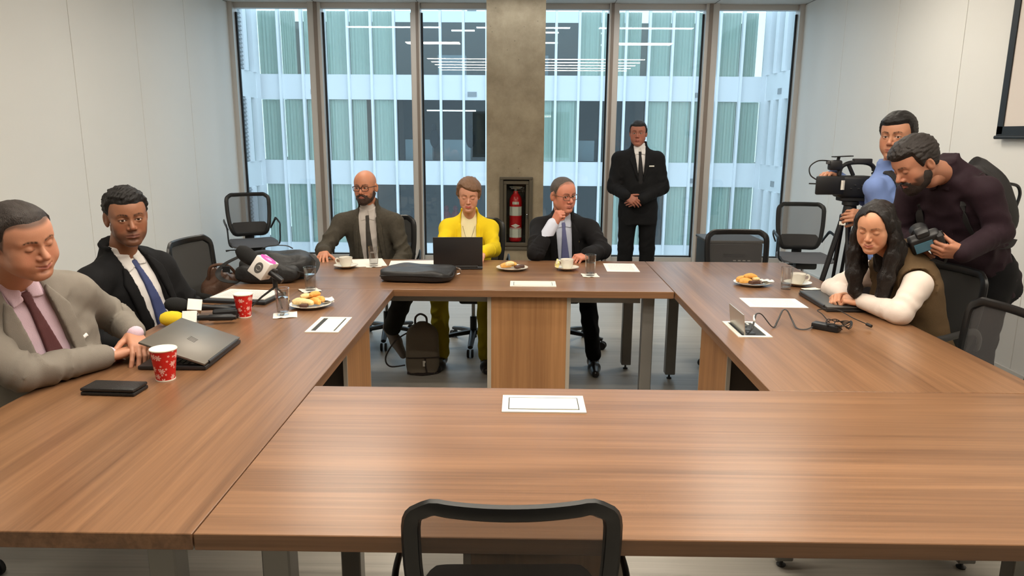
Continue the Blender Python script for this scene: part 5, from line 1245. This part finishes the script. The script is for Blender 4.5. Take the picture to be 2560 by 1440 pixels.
def p_grey_suit():
    J = dict(pelvis=(-1.80, 2.64, .54), neck=(-1.755, 2.42, 1.105), sl=(-1.655, 2.605, 1.015), sr=(-1.86, 2.24, 1.005), el=(-1.66, 2.87, .845), er=(-1.66, 2.29, .805), wl=(-1.50, 2.70, .835), wr=(-1.535, 2.56, .785))
    p = Person('man in grey suit and maroon tie with hands clasped, eyes lowered', J, (-1.9, 2.5, 0), w=1.06, d=1.08, belly=.045)
    p.head(head_at(98, 615, 2.30, yd(.93, -.36), .2, .20), hs=1.03, skin=(186, 132, 105), eye=0, smile=1., fat=1.35, jaw=1.12, wid=1.08, h=.0026, brow=(40, 28, 24), nose=1.05, neckr=.062, scalp=((52, 40, 34), .8, dict(h0=.066, side=-.02)))
    p.hair(hair_mat('hair_cropped', (44, 36, 32)), kind='short', th=.007, h0=.068, wid=1.08, h=.0026, rough=.001, side=.0, soft=.05)
    g = cloth('suit_grey', (126, 119, 110), .85, (420, .3), (14, .05))
    p.collar_axis = (0, .25)
    p.shirt(m_shp); p.collar_wings(m_shp); p.tie(cloth('tie_maroon', (92, 54, 56), .6, (500, .4)), bottom=.1, w_=.045)
    p.jacket(g, V_=(.06, .06, .05), lap_w=.052, r=(.066, .055, .043), fold=.009, wr=.0042); p.cuffs(m_shp, 'lr', .037, .03, -.004)
    p.region('pocket_handkerchief', m_shw, [[(-.125, .36), (-.08, .355), (-.085, .372), (-.122, .375)]], .022, .005)
    p.hand(-1, hand_frame(J['wr'], (.55, .75, .0), (-.2, .1, 1)), curl=(.75, .8, .85, .9), thumb=(.55, .3, .2), s=1.05)
    p.hand(1, hand_frame(J['wl'], (.42, -.5, -.32), (.55, -.1, .8)), curl=(.25, .3, .32, .4), thumb=(.75, .2, .2), s=1.05)
    p.body()
def p_black_suit():
    J = dict(pelvis=(-1.88, 3.54, .54), neck=(-1.895, 3.37, 1.035), sl=(-1.80, 3.53, .94), sr=(-1.94, 3.19, .93), el=(-1.70, 3.63, .70), er=(-1.93, 3.10, .69), wl=(-1.74, 3.42, .62), wr=(-1.75, 3.24, .62))
    p = Person('man in black suit and blue tie looking at the camera', J, (-1.97, 3.42, 0), w=1.0, belly=.01)
    p.head(head_at(326, 549, 3.25, yd(.62, -.78), .08, .05), hs=1.06, skin=(144, 97, 72), lip=(118, 70, 62), brow=(30, 22, 20), fat=.95, jaw=1.0, h=.0026, stubble=(60, 42, 36), stub_amt=.5, gaze=(.05, 1, .0), ear=1.1, eye=.72)
    p.hair(h_dark, kind='curly', th=.010, rough=.0034, h0=.060, seed=4, h=.0026, side=-.005, vol=.5, soft=.05)
    p.collar_axis = (0, .2)
    p.shirt(m_shw); p.collar_wings(m_shw); p.tie(cloth('tie_blue', (66, 76, 118), .6, (500, .4)), bottom=.1, w_=.04)
    p.jacket(m_blksuit, V_=(.062, .085, .05), r=(.066, .055, .044), fold=.009, wr=.0042, col_h=(.022, -.02), col_r=(.074, .08)); p.cuffs(m_shw)
    p.hand(-1, hand_frame(J['wr'], (.6, .3, -.3), (0, 0, 1))); p.hand(1, hand_frame(J['wl'], (.5, -.4, -.3), (0, 0, 1)))
    p.body()
def p_bald():
    J = dict(pelvis=(-1.12, 5.55, .54), neck=(-1.145, 5.43, 1.04), sl=(-.955, 5.41, .945), sr=(-1.345, 5.41, .935), el=(-.87, 5.33, .71), er=(-1.45, 5.25, .755), wl=(-.92, 5.1, .64), wr=(-1.375, 4.985, .785),
             hl=(-1.03, 5.5, .54), hr=(-1.2, 5.5, .54), kl=(-.80, 5.03, .55), kr=(-1.22, 5.08, .54), al=(-.91, 4.99, .25), ar=(-1.25, 5.3, .10))
    p = Person('bald bearded man with glasses in dark grey suit', J, (-1.12, 5.55, 0), w=1.0, belly=.01)
    p.head(head_at(903, 470, 5.3, yd(-.16, -.98), .05, .02), skin=(196, 134, 104), h=.0032, stubble=(60, 40, 32), stub_amt=.6, gaze=(.25, 1, -.03), ear=1.1, fat=.9, eye=.8)
    p.beard(hair_mat('beard_dark', (58, 40, 32)), th=.006, h=.003); p.glasses(mat('glasses_brown', srgb(46, 26, 20), .35), th=.0026)
    p.shirt(m_shg, wr=.004); p.collar_wings(m_shg); p.tie(cloth('tie_charcoal', (62, 58, 54), .6), bottom=.05, w_=.034)
    p.jacket(cloth('suit_charcoal', (70, 65, 56), .88, (300, .4), (60, .12)), V_=(.066, .105, .02), lap_w=.042, fold=.009, wr=.0042); p.cuffs(m_shg, 'r')
    p.hand(-1, hand_frame(J['wr'], (.12, -.9, -.22), (-.1, -.1, 1)), curl=(.16, .16, .18, .2), splay=.1, thumb=(.8, .15, .1))
    p.hand(1, hand_frame(J['wl'], (0, -1, -.3), (0, 0, 1)))
    p.trousers(cloth('trousers_charcoal', (44, 42, 38), .9), r=(.088, .074, .064))
    sn = mat('sneaker_grey', srgb(130, 122, 116), .85, bump=(300, .3)); p.shoe('l', sn, (.5, -.55, -.6), .3, z0=.09, up=(.3, -.4, .85)); p.shoe('r', sn, (0, -1, 0))
    p.body()
def p_yellow():
    J = dict(pelvis=(-.385, 5.52, .54), neck=(-.39, 5.41, .995), sl=(-.24, 5.395, .905), sr=(-.545, 5.395, .905), el=(-.20, 5.22, .775), er=(-.575, 5.22, .775), wl=(-.275, 4.96, .795), wr=(-.45, 4.98, .79),
             hl=(-.30, 5.46, .53), hr=(-.47, 5.46, .53), kl=(-.245, 5.0, .52), kr=(-.575, 5.0, .52), al=(-.235, 4.85, .10), ar=(-.555, 4.88, .10))
    p = Person('woman in bright yellow jacket looking down at her laptop', J, (-.385, 5.52, 0), w=.88, d=.88, bust=.02)
    p.head(head_at(1171, 496, 5.24, yd(.03, -1), .20, -.03), hs=.95, skin=(204, 148, 122), lip=(182, 62, 60), eye=0, smile=.7, female=True, brow=(96, 66, 52), h=.0032, neckr=.05, jaw=.92, nose=.98)
    p.hair(h_chest, kind='swept', th=.015, h0=.066, rough=.0016, seed=8, nape=-.07, part=.3, top=1.25, soft=.022)
    y = cloth('jacket_yellow', (232, 202, 30), .85, (300, .3), (10, .04)); c = cloth('blouse_cream', (240, 230, 186), .85)
    p.shirt(c, collar=True, col_r=(.06, .064), col_h=(.012, -.012), name='blouse')
    p.jacket(y, V_=(.058, .056, .04), lap_w=.034, r=(.056, .048, .041), gorge=.88, col_h=(.012, -.04))
    MB().tube(smooth_path([Vector(p.T.world(x_, yy, zz))-Vector(p.base) for x_, yy, zz in ((-.045, .075, .42), (-.025, .112, .36), (0, .126, .30), (.025, .112, .36), (.045, .075, .42))], 5), .0014, 5).build('necklace', m_chrome, p.root)
    MB().rbox(Vector(p.T.world(-.085, .124, .33))-Vector(p.base), (.014, .006, .018), .002, 1).build('brooch', mat('brooch_gold', srgb(150, 110, 40), .3, .8), p.root)
    p.hand(-1, hand_frame(J['wr'], (.35, -.75, -.2), (0, 0, 1)), s=.9, curl=(.4, .45, .5, .5)); p.hand(1, hand_frame(J['wl'], (-.1, -.8, -.2), (0.2, -.1, 1)), s=.9, curl=(.4, .45, .5, .5))
    p.trousers(cloth('trousers_mustard', (158, 144, 28), .88), r=(.078, .066, .058)); p.shoe('l', m_leath, (0.05, -1, 0), .24); p.shoe('r', m_leath, (-.05, -1, 0), .24)
    p.body()
def p_older():
    J = dict(pelvis=(.34, 5.52, .54), neck=(.305, 5.37, 1.01), sl=(.50, 5.34, .915), sr=(.135, 5.33, .925), el=(.585, 5.17, .785), er=(.105, 5.0, .79), wl=(.455, 4.96, .785), wr=(.22, 5.055, .985),
             hl=(.43, 5.48, .54), hr=(.25, 5.48, .54), kl=(.46, 4.98, .54), kr=(.22, 5.0, .54), al=(.51, 4.86, .10), ar=(.2, 4.95, .10))
    p = Person('older man in black suit with fist at his mouth', J, (.34, 5.52, 0), w=1.02, belly=.02)
    p.head(head_at(1424, 492, 5.2, yd(.5, -.86), .12, .06), hs=1.03, skin=(200, 132, 108), brow=(70, 52, 46), h=.0032, jaw=1.06, nose=1.15, gaze=(.3, 1, -.1), ear=1.15, eye=.8, scalp=((104, 84, 74), .6, dict(h0=.088, side=-.03)))
    p.hair(h_grey, kind='short', th=.005, h0=.098, rough=.0008, side=-.02, soft=.07); p.glasses(mat('glasses_wire', srgb(110, 92, 76), .3, .6), th=.0022, hh=.017)
    p.shirt(m_shl); p.collar_wings(m_shl); p.tie(cloth('tie_slate_blue', (104, 108, 148), .6), bottom=.06, w_=.042)
    # the right sleeve has slipped down: the shirt shows along the forearm
    keep = p.J['wr'].copy(); p.J['wr'] = p.J['er']+(p.J['wr']-p.J['er'])*.42
    p.jacket(m_blksuit2, V_=(.058, .085, .02), r=(.066, .058, .05), fold=.009, wr=.0042); p.J['wr'] = keep
    p.cuffs(m_shl, 'r', .046, .12, .0); p.cuffs(m_shl, 'l')
    MB().sphere(Vector(p.T.world(-.1, .135, .34))-Vector(p.base), (.009, .004, .011)).build('lapel_pin', mat('pin_gold', srgb(200, 180, 110), .3, .7), p.root)
    p.hand(-1, hand_frame(J['wr'], (.32, -.15, .62), (-.75, -.6, .2)), curl=(1.25, 1.3, 1.3, 1.3), thumb=(.5, .7, .3)); p.hand(1, hand_frame(J['wl'], (-.7, -.55, -.1), (.1, -.2, 1)), curl=(.75, .8, .85, .9), thumb=(.5, .4, .2))
    p.trousers(cloth('trousers_black', (13, 13, 15), .9)); p.shoe('l', m_leath, (-.02, -1, 0), .29); p.shoe('r', m_leath, (-.05, -1, 0), .29)
    p.body()
def p_guard():
    J = dict(pelvis=(1.16, 7.27, .90), neck=(1.145, 7.27, 1.465), sl=(1.325, 7.26, 1.365), sr=(.96, 7.26, 1.365), el=(1.385, 7.22, 1.09), er=(.905, 7.22, 1.09), wl=(1.15, 7.05, .985), wr=(1.01, 7.04, 1.02),
             hl=(1.255, 7.26, .89), hr=(1.065, 7.26, .89), kl=(1.265, 7.25, .48), kr=(1.05, 7.25, .48), al=(1.275, 7.28, .09), ar=(1.04, 7.28, .09))
    p = Person('standing man in black suit with hands folded before the window', J, (1.16, 7.27, 0), w=1.04, belly=.015)
    p.head(head_at(1594, 333, 7.18, yd(-.22, -.97), .02, 0), hs=1.0, skin=(164, 104, 84), brow=(40, 28, 24), h=.004, jaw=1.08, fat=1.1, eye=.7)
    p.hair(h_dark, kind='short', th=.009, h0=.058, h=.004)
    p.shirt(m_shw); p.collar_wings(m_shw, h=.006); p.tie(cloth('tie_black', (24, 22, 24), .6), bottom=.3, w_=.034)
    p.jacket(m_blksuit, V_=(.055, .018, .42), hem=-.28, r=(.072, .062, .048)); p.trousers(MATS['trousers_black'], r=(.095, .078, .066))
    def wl(*q): return Vector(p.T.world(*q))-Vector(p.base)
    MB().tube(smooth_path([wl(.06, .09, .52), (wl(.05, .125, .44)), wl(.035, .14, .32), wl(.025, .15, .24)], 5), 1, 6, flat=(.0015, .005), up=(0, -1, 0)).build('lanyard', mat('lanyard_grey', srgb(130, 130, 132), .7), p.root)
    MB().rbox(wl(.03, .156, .19), (.055, .004, .085), .003, 1).build('id_badge', m_lab, p.root)
    MB().box(wl(-.105, .137, .40), (.05, .004, .012)).build('name_tag', m_pb, p.root)
    p.hand(-1, hand_frame(J['wr'], (.7, -.25, -.45), (.0, -1, .25)), curl=(.35, .4, .4, .45), h=.0035, thumb=(.8, .1, .1)); p.hand(1, hand_frame(J['wl'], (-.8, -.1, -.2), (.0, -1, .2)), curl=(.5, .5, .5, .5), h=.0035)
    p.shoe('l', m_leath, (.1, -1, 0)); p.shoe('r', m_leath, (-.1, -1, 0)); p.body()
def p_cameraman():
    e = np.array(Wy(2234, 345, 4.2)); n = e+A(.07, .12, -.18); pv = n+A(.05, .03, -.55)
    J = dict(pelvis=pv, neck=n, sl=n+A(.20, -.06, -.09), sr=n+A(-.18, .1, -.095), el=n+A(.25, -.0, -.35), er=n+A(-.22, -.02, -.36), wl=n+A(-.02, .02, -.5), wr=np.array(Wy(2166, 540, 4.22)),
             hl=pv+A(.09, -.02, -.01), hr=pv+A(-.09, .02, -.01), kl=pv+A(.12, -.02, -.43), kr=pv+A(-.1, .0, -.43), al=(pv[0]+.14, pv[1]+.02, .09), ar=(pv[0]-.1, pv[1]+.03, .09))
    J['wl'] = np.array(Wy(2085, 440, 4.47)); J['el'] = (J['sl']+J['wl'])/2+A(.05, .12, -.16)
    J['sl'] = n+A(.15, .13, -.10); J['sr'] = n+A(-.14, -.11, -.10); J['er'] = n+A(-.04, -.16, -.36)
    p = Person('camera operator in blue shirt behind the video camera', J, (pv[0], pv[1], 0), w=1.0)
    p.head(head_at(2230, 342, 4.2, yd(-.72, -.68), .03, .0), hs=1.08, skin=(176, 124, 96), brow=(28, 20, 18), h=.0032, gaze=(-.1, 1, 0), fat=1.1, eye=.75)
    p.hair(h_dark, kind='short', th=.011, h0=.056, rough=.0016, part=-.1, top=1.4)
    b = cloth('shirt_blue', (112, 134, 186), .85); p.shirt(b, sleeves=True, off=.004, r=(.054, .048, .04), wr=.005); p.collar_wings(b, off=.014)
    p.region('vest_strap', mat('strap_black', srgb(24, 22, 24), .8), [[(.09, .2), (.13, .2), (.12, .56), (.075, .56)]], .02, .007)
    p.region('lanyard', mat('lanyard_dark', srgb(30, 30, 38), .7), [[(-.005, .25), (.005, .25), (.05, .53), (.04, .53)], [(-.005, .25), (.005, .25), (-.04, .53), (-.05, .53)]], .013, .005)
    p.hand(-1, hand_frame(J['wr'], (-.9, -.1, .05), (.2, -.9, .3)), curl=(.7, .75, .75, .8), thumb=(.5, .5, .3)); p.hand(1, hand_frame(J['wl'], (-.6, -.4, .1), (.2, .5, .8)), curl=(.6, .6, .6, .6))
    p.trousers(cloth('trousers_dark', (36, 32, 34), .9), r=(.095, .075, .06)); p.shoe('l', m_leath, (-.5, -.8, 0)); p.shoe('r', m_leath, (-.7, -.6, 0)); p.body()
def p_photographer():
    n = np.array(Wy(2366, 428, 3.72)); pv = A(2.42, 3.83, .93)
    J = dict(pelvis=pv, neck=n, sl=n+A(.09, -.19, -.085), sr=n+A(-.08, .16, -.12), el=np.array(Wy(2500, 580, 3.50)), wl=np.array(Wy(2408, 632, 3.40)), er=n+A(-.1, .2, -.38), wr=np.array(Wy(2330, 600, 3.60)),
             hl=pv+A(.03, -.09, -.02), hr=pv+A(-.03, .09, -.02), kl=A(2.40, 3.70, .48), kr=A(2.5, 3.95, .48), al=A(2.48, 3.68, .09), ar=A(2.62, 3.98, .09))
    p = Person('bearded photographer in dark burgundy shirt bending over his camera', J, (2.5, 3.83, 0), w=1.05, belly=.02)
    p.head(head_at(2252, 430, 3.6, yd(-.985, -.17), .5, .06), hs=1.05, skin=(172, 118, 92), brow=(30, 22, 20), h=.003, eye=0, stubble=(34, 24, 20), stub_amt=.85, gaze=(0, 1, -.6), nose=1.1)
    p.hair(h_brown, kind='short', th=.014, h0=.056, rough=.0022, seed=6, top=1.3); p.beard(hair_mat('beard_brown', (40, 30, 25)), th=.005)
    b = cloth('shirt_burgundy', (36, 20, 28), .8, (300, .3), (9, .1)); p.collar_axis = (0, .5); p.shirt(b, sleeves=True, off=.008, r=(.062, .052, .04), wr=.005, col_h=(.05, .02)); p.collar_wings(b, off=.016)
    def tw(*q): return Vector(p.T.world(*q))-Vector(p.base)
    bpk = mat('camera_backpack', srgb(34, 32, 32), .8, bump=(200, .4))
    R = Matrix((Vector(p.T.r), Vector(p.T.f), Vector(p.T.u))).transposed()
    mb = soft_bag('x', (.29, .15, .44), .03, 12, p=3.0); o = mb.build('backpack', bpk, p.root, True); o.location = tw(0, -.19, .06); o.rotation_euler = R.to_euler()
    MB().tube(smooth_path([tw(-.1, -.27, .34), tw(-.11, -.31, .30), tw(-.11, -.31, .25), tw(-.1, -.27, .2)], 5), .008, 8).build('backpack_handle', m_blk, p.root, True)
    st = mat('strap_dark', srgb(28, 26, 26), .8)
    for q in (-1, 1): MB().tube(smooth_path([tw(q*.1, -.12, .48), tw(q*.115, -.04, .545), tw(q*.115, .07, .49), tw(q*.12, .135, .38), tw(q*.135, .10, .22), tw(q*.16, -.02, .12), tw(q*.14, -.12, .1)], 5), 1, 6, flat=(.004, .024), up=(0, 0, 1)).build('backpack_strap', st, p.root, True)
    p.region('lanyard_tag', m_pb, [[(-.02, .2), (.015, .2), (.015, .27), (-.02, .27)]], .03, .005)
    p.hand(1, hand_frame(J['wl'], (-.85, .1, .05), (.2, -.75, -.45)), curl=(.5, .55, .6, .6), thumb=(.35, .5, .2), s=1.05); p.hand(-1, hand_frame(J['wr'], (-.6, -.45, -.2), (-.2, .6, .6)), curl=(.7, .7, .7, .7))
    p.trousers(MATS['trousers_black'], r=(.1, .078, .062)); p.shoe('l', m_leath, (-.9, -.3, 0)); p.shoe('r', m_leath, (-.9, -.2, 0)); p.body()
def p_vest():
    J = dict(pelvis=(2.05, 3.6, .53), neck=(1.87, 3.55, 1.015), sl=(1.875, 3.385, .915), sr=(1.80, 3.70, .915), el=(1.775, 3.325, .79), er=(1.70, 3.90, .785), wl=(1.695, 3.54, .80), wr=(1.665, 3.68, .80),
             hl=(2.0, 3.5, .52), hr=(1.98, 3.68, .52), kl=(1.6, 3.45, .52), kr=(1.6, 3.72, .52), al=(1.62, 3.45, .1), ar=(1.62, 3.72, .1))
    p = Person('seated woman with long dark hair in brown vest and white blouse', J, (2.05, 3.6, 0), w=.92, d=.92, bust=.025)
    M = head_at(2172, 582, 3.42, yd(-.70, -.71), .27, -.02)
    p.head(M, hs=.97, skin=(206, 150, 118), lip=(176, 96, 86), eye=0, smile=1.4, female=True, brow_amt=.8, brow=(40, 28, 24), h=.003, neckr=.048, jaw=.9, nose=.95, fat=1.05)
    w_ = cloth('blouse_white', (222, 208, 198), .75, (300, .2), (10, .03)); v = cloth('vest_brown', (96, 76, 52), .9, (300, .4), (12, .1))
    p.collar_axis = (0, .4)
    p.shirt(w_, name='blouse', sleeves=True, r=(.064, .056, .04), collar=False, wr=.004, short=.97)
    p.jacket(v, name='vest', V_=(.05, .02, .45), lapel=False, which='', off=.02, col=False, armhole=.094)
    # long hair: crown plus falling locks
    g = G((-.16, -.2, -.42), (.16, .15, .16), .0042)
    g.ell((0, -.012, .036), (.086, .110, .094)); g.ell((0, .028, .036), (.076, .062, .074), .03)
    X, Y, Z = g.full(); ax_ = np.abs(X+.01)
    hl = np.interp(Y, [-.2, .0, .02, .036, .05, .07, .2], [-.3, -.3, -.16, -.03, .03, .072, .085]).astype(np.float32)+(.035*np.exp(-(ax_/.03)**2)*(Y > .03)).astype(np.float32)-(.03*sstep(np.abs(X), .045, .07)*(Y > .03)).astype(np.float32)
    g.D = smax(g.D, hl-Z, .012)
    for q in (-1, 1):
        g.chain([(q*.074, .012, .03), (q*.088, .014, -.05), (q*.088, .03, -.14), (q*.078, .06, -.24), (q*.066, .07, -.33), (q*.058, .06, -.39)], [.018, .022, .03, .034, .028, .008], .03)
        g.chain([(q*.07, -.04, .0), (q*.088, -.05, -.12), (q*.085, -.03, -.24), (q*.075, .0, -.34)], [.03, .036, .036, .012], .03)
    g.chain([(0, -.09, .0), (0, -.1, -.12), (0, -.09, -.26)], [.05, .05, .03], .03)
    P = np.stack(np.broadcast_arrays(X, Y, Z*.28), -1); g.D = (g.D+.0026*(1-2*np.abs(nz(P, 120, 31)))+.0015*nz(P, 300, 33)).astype(np.float32)
    V, F = g.net(); p.put('hair', xf(M, V*.97), F, hair_mat('hair_long_black', (24, 18, 16), .38))
    p.hand(1, hand_frame(J['wl'], (-.62, .5, -.02), (.35, -.55, .75)), s=.92, curl=(.8, .85, .85, .85), thumb=(.4, .4, .2)); p.hand(-1, hand_frame(J['wr'], (-.75, -.55, -.02), (.1, .5, .8)), s=.92, curl=(.75, .8, .85, .85), thumb=(.4, .4, .2))
    p.trousers(cloth('trousers_grey', (60, 56, 54), .9), r=(.075, .06, .05)); p.shoe('l', m_leath, (-1, 0, 0), .24); p.shoe('r', m_leath, (-1, 0, 0), .24); p.body()
for fn in (p_grey_suit, p_black_suit, p_bald, p_yellow, p_older, p_guard, p_cameraman, p_photographer, p_vest): fn()
# ================================================================ video camera on tripod, still camera
m_cam = mat('camcorder_black', srgb(24, 24, 26), .45); m_cam2 = mat('camcorder_grip', srgb(34, 33, 34), .7); m_lens = mat('lens_glass', srgb(20, 22, 30), .1)
ap = Wy(2122, 545, 4.42)      # top of the tripod
tp = empty('camera_tripod', (ap.x, ap.y, 0)); tag(tp, 'black twin-tube tripod carrying the video camera', 'tripod')
hz = ap.z
for k, (dx, dy) in enumerate(((-.30, .05), (.08, .40), (-.02, -.34))):
    d = Vector((dx, dy, 0)); s_ = Vector((-dy, dx, 0)).normalized()
    lg = MB()
    for o_ in (-.022, .022): lg.tube([Vector((0, 0, hz-.02))+d.normalized()*.04+s_*o_, d*.55+Vector((0, 0, hz*.45))+s_*o_], .011, 8)
    l = lg.build('leg', m_cam, tp, True)
    MB().tube([d*.45+Vector((0, 0, hz*.55)), d+Vector((0, 0, .015))], [.012, .01], 8).build('lower_tube', mat('tripod_alu', srgb(150, 150, 150), .35, .7), l, True)
    MB().rbox(d*.55+Vector((0, 0, hz*.45)), (.03, .075, .035), .006, 1, rz=math.atan2(dy, dx)).build('clamp', m_cam, l)
    MB().lathe([(.018, 0), (.02, .006), (.014, .02)], 12, d).build('foot', m_cam, l)
MB().rbox((0, 0, hz-.005), (.09, .09, .06), .015, 2).build('bowl', m_cam, tp); MB().lathe([(.04, hz+.02), (.042, hz+.03), (.036, hz+.075), (.048, hz+.08), (.048, hz+.1)], 24).build('fluid_head', m_cam, tp, True)
MB().rbox((-.048, -.03, hz-.03), (.004, .045, .022), .001, 1, rz=.5).build('white_sticker', m_pb, tp)
cz = hz+.105
vc = empty('video_camera', (ap.x+.0, ap.y, cz)); tag(vc, 'black professional video camera on the tripod', 'video camera')
# lens points to image right (towards +x), screen at image left
MB().rbox((.0, 0, .085), (.2, .11, .13), .02, 3).build('body', m_cam, vc, True)
MB().rbox((.0, 0, .012), (.15, .08, .026), .004, 1).build('mount_plate', m_cam2, vc)
RL = Matrix.Rotation(math.pi/2, 3, 'Y')
MB().lathe([(.05, .08), (.052, .13), (.058, .135), (.058, .16), (.054, .165), (.062, .17), (.064, .215), (.055, .22), (.05, .2), (.0001, .195)], 32, (0, 0, .085), RL).build('lens', m_cam, vc, True)
MB().lathe([(.0001, .197), (.046, .199)], 32, (0, 0, .085), RL).build('lens_front', m_lens, vc, True)
for k in range(4): MB().lathe([(.0595, .137+k*.006), (.0605, .139+k*.006), (.0595, .141+k*.006)], 32, (0, 0, .085), RL).build('focus_ring', m_cam2, vc, True)
MB().tube(smooth_path([(-.085, 0, .15), (-.075, 0, .2), (-.02, 0, .225), (.07, 0, .225), (.115, 0, .2), (.12, 0, .15)], 5), 1, 10, flat=(.013, .016), up=(0, 0, 1)).build('top_handle', m_cam, vc, True)
MB().tube([(.0, 0, .15), (-.035, 0, .215)], .012, 8).build('handle_post', m_cam, vc, True)
MB().rbox((.045, 0, .235), (.11, .035, .03), .006, 2).build('handle_grip', m_cam2, vc, True)
MB().rbox((-.115, 0, .21), (.075, .05, .06), .012, 2).build('viewfinder', m_cam, vc, True)
MB().rbox((-.155, .0, .225), (.02, .03, .02), .004, 1).build('eye_cup', mat('eyecup_grey', srgb(70, 70, 72), .6), vc)
MB().box((-.075, 0, .262), (.11, .05, .006), M=Matrix.Rotation(-.05, 3, 'Y')).build('shoe_plate', m_cam, vc); MB().tube([(-.1, 0, .235), (-.095, 0, .262)], .01, 8).build('shoe_post', m_cam, vc)
MB().rbox((-.165, -.075, .095), (.17, .022, .11), .01, 2, rz=.06).build('flip_screen', m_cam, vc, True)
MB().box((-.096, -.09, .098), (.02, .004, .055), rz=.06).build('white_label', m_lab, vc)
MB().rbox((-.15, 0, .09), (.11, .08, .1), .012, 2).build('battery', m_cam2, vc, True)
MB().tube(smooth_path([(-.15, 0, .235), (-.22, -.01, .235), (-.27, -.02, .2), (-.265, -.03, .15), (-.22, -.04, .12)], 6), .004, 6).build('microphone_cable', m_cab, vc, True)
MB().tube([(-.2, -.02, .1), (-.27, -.03, .102)], .004, 6).build('antenna', m_cam2, vc, True)
for k in range(5): MB().rbox((-.03+k*.022, -.058, .075+.02*(k % 2)), (.012, .008, .008), .002, 1).build('button', m_cam2, vc)
# still camera in the photographer's hands
pc = Wy(2312, 604, 3.46)
dc = empty('still_camera', (pc.x, pc.y, pc.z), yd(-.75, -.66)); tag(dc, 'black still camera held by the photographer', 'camera')
q = Euler((-.5, .35, yd(.2, -.98))).to_matrix()
dcr = dc; dc.rotation_euler = Euler((.55, -.45, -.35))
MB().rbox((0, 0, 0), (.14, .06, .095), .018, 3).build('body', m_cam, dc, True); MB().rbox((0, .0, .06), (.06, .055, .035), .012, 2).build('prism', m_cam, dc, True); MB().rbox((.062, -.02, -.005), (.03, .05, .09), .012, 2).build('grip', m_cam2, dc, True)
MB().box((-.012, -.0315, -.003), (.08, .003, .055)).build('rear_screen', mat('camera_screen', srgb(60, 92, 104), .2, emit=(srgb(70, 110, 124), .25)), dc)
MB().lathe([(.036, .03), (.037, .06), (.041, .065), (.041, .1), (.036, .105), (.033, .1), (.0001, .095)], 28, (0, 0, 0), Matrix.Rotation(-math.pi/2, 3, 'X')).build('lens', m_cam, dc, True)
MB().tube(smooth_path([(-.07, 0, .03), (-.09, -.02, -.05), (-.06, -.03, -.13), (-.0, -.03, -.1), (.05, -.03, -.14), (.08, -.01, -.04), (.075, 0, .03)], 6), 1, 6, flat=(.002, .008), up=(0, 1, 0)).build('neck_strap', m_cam2, dc, True)
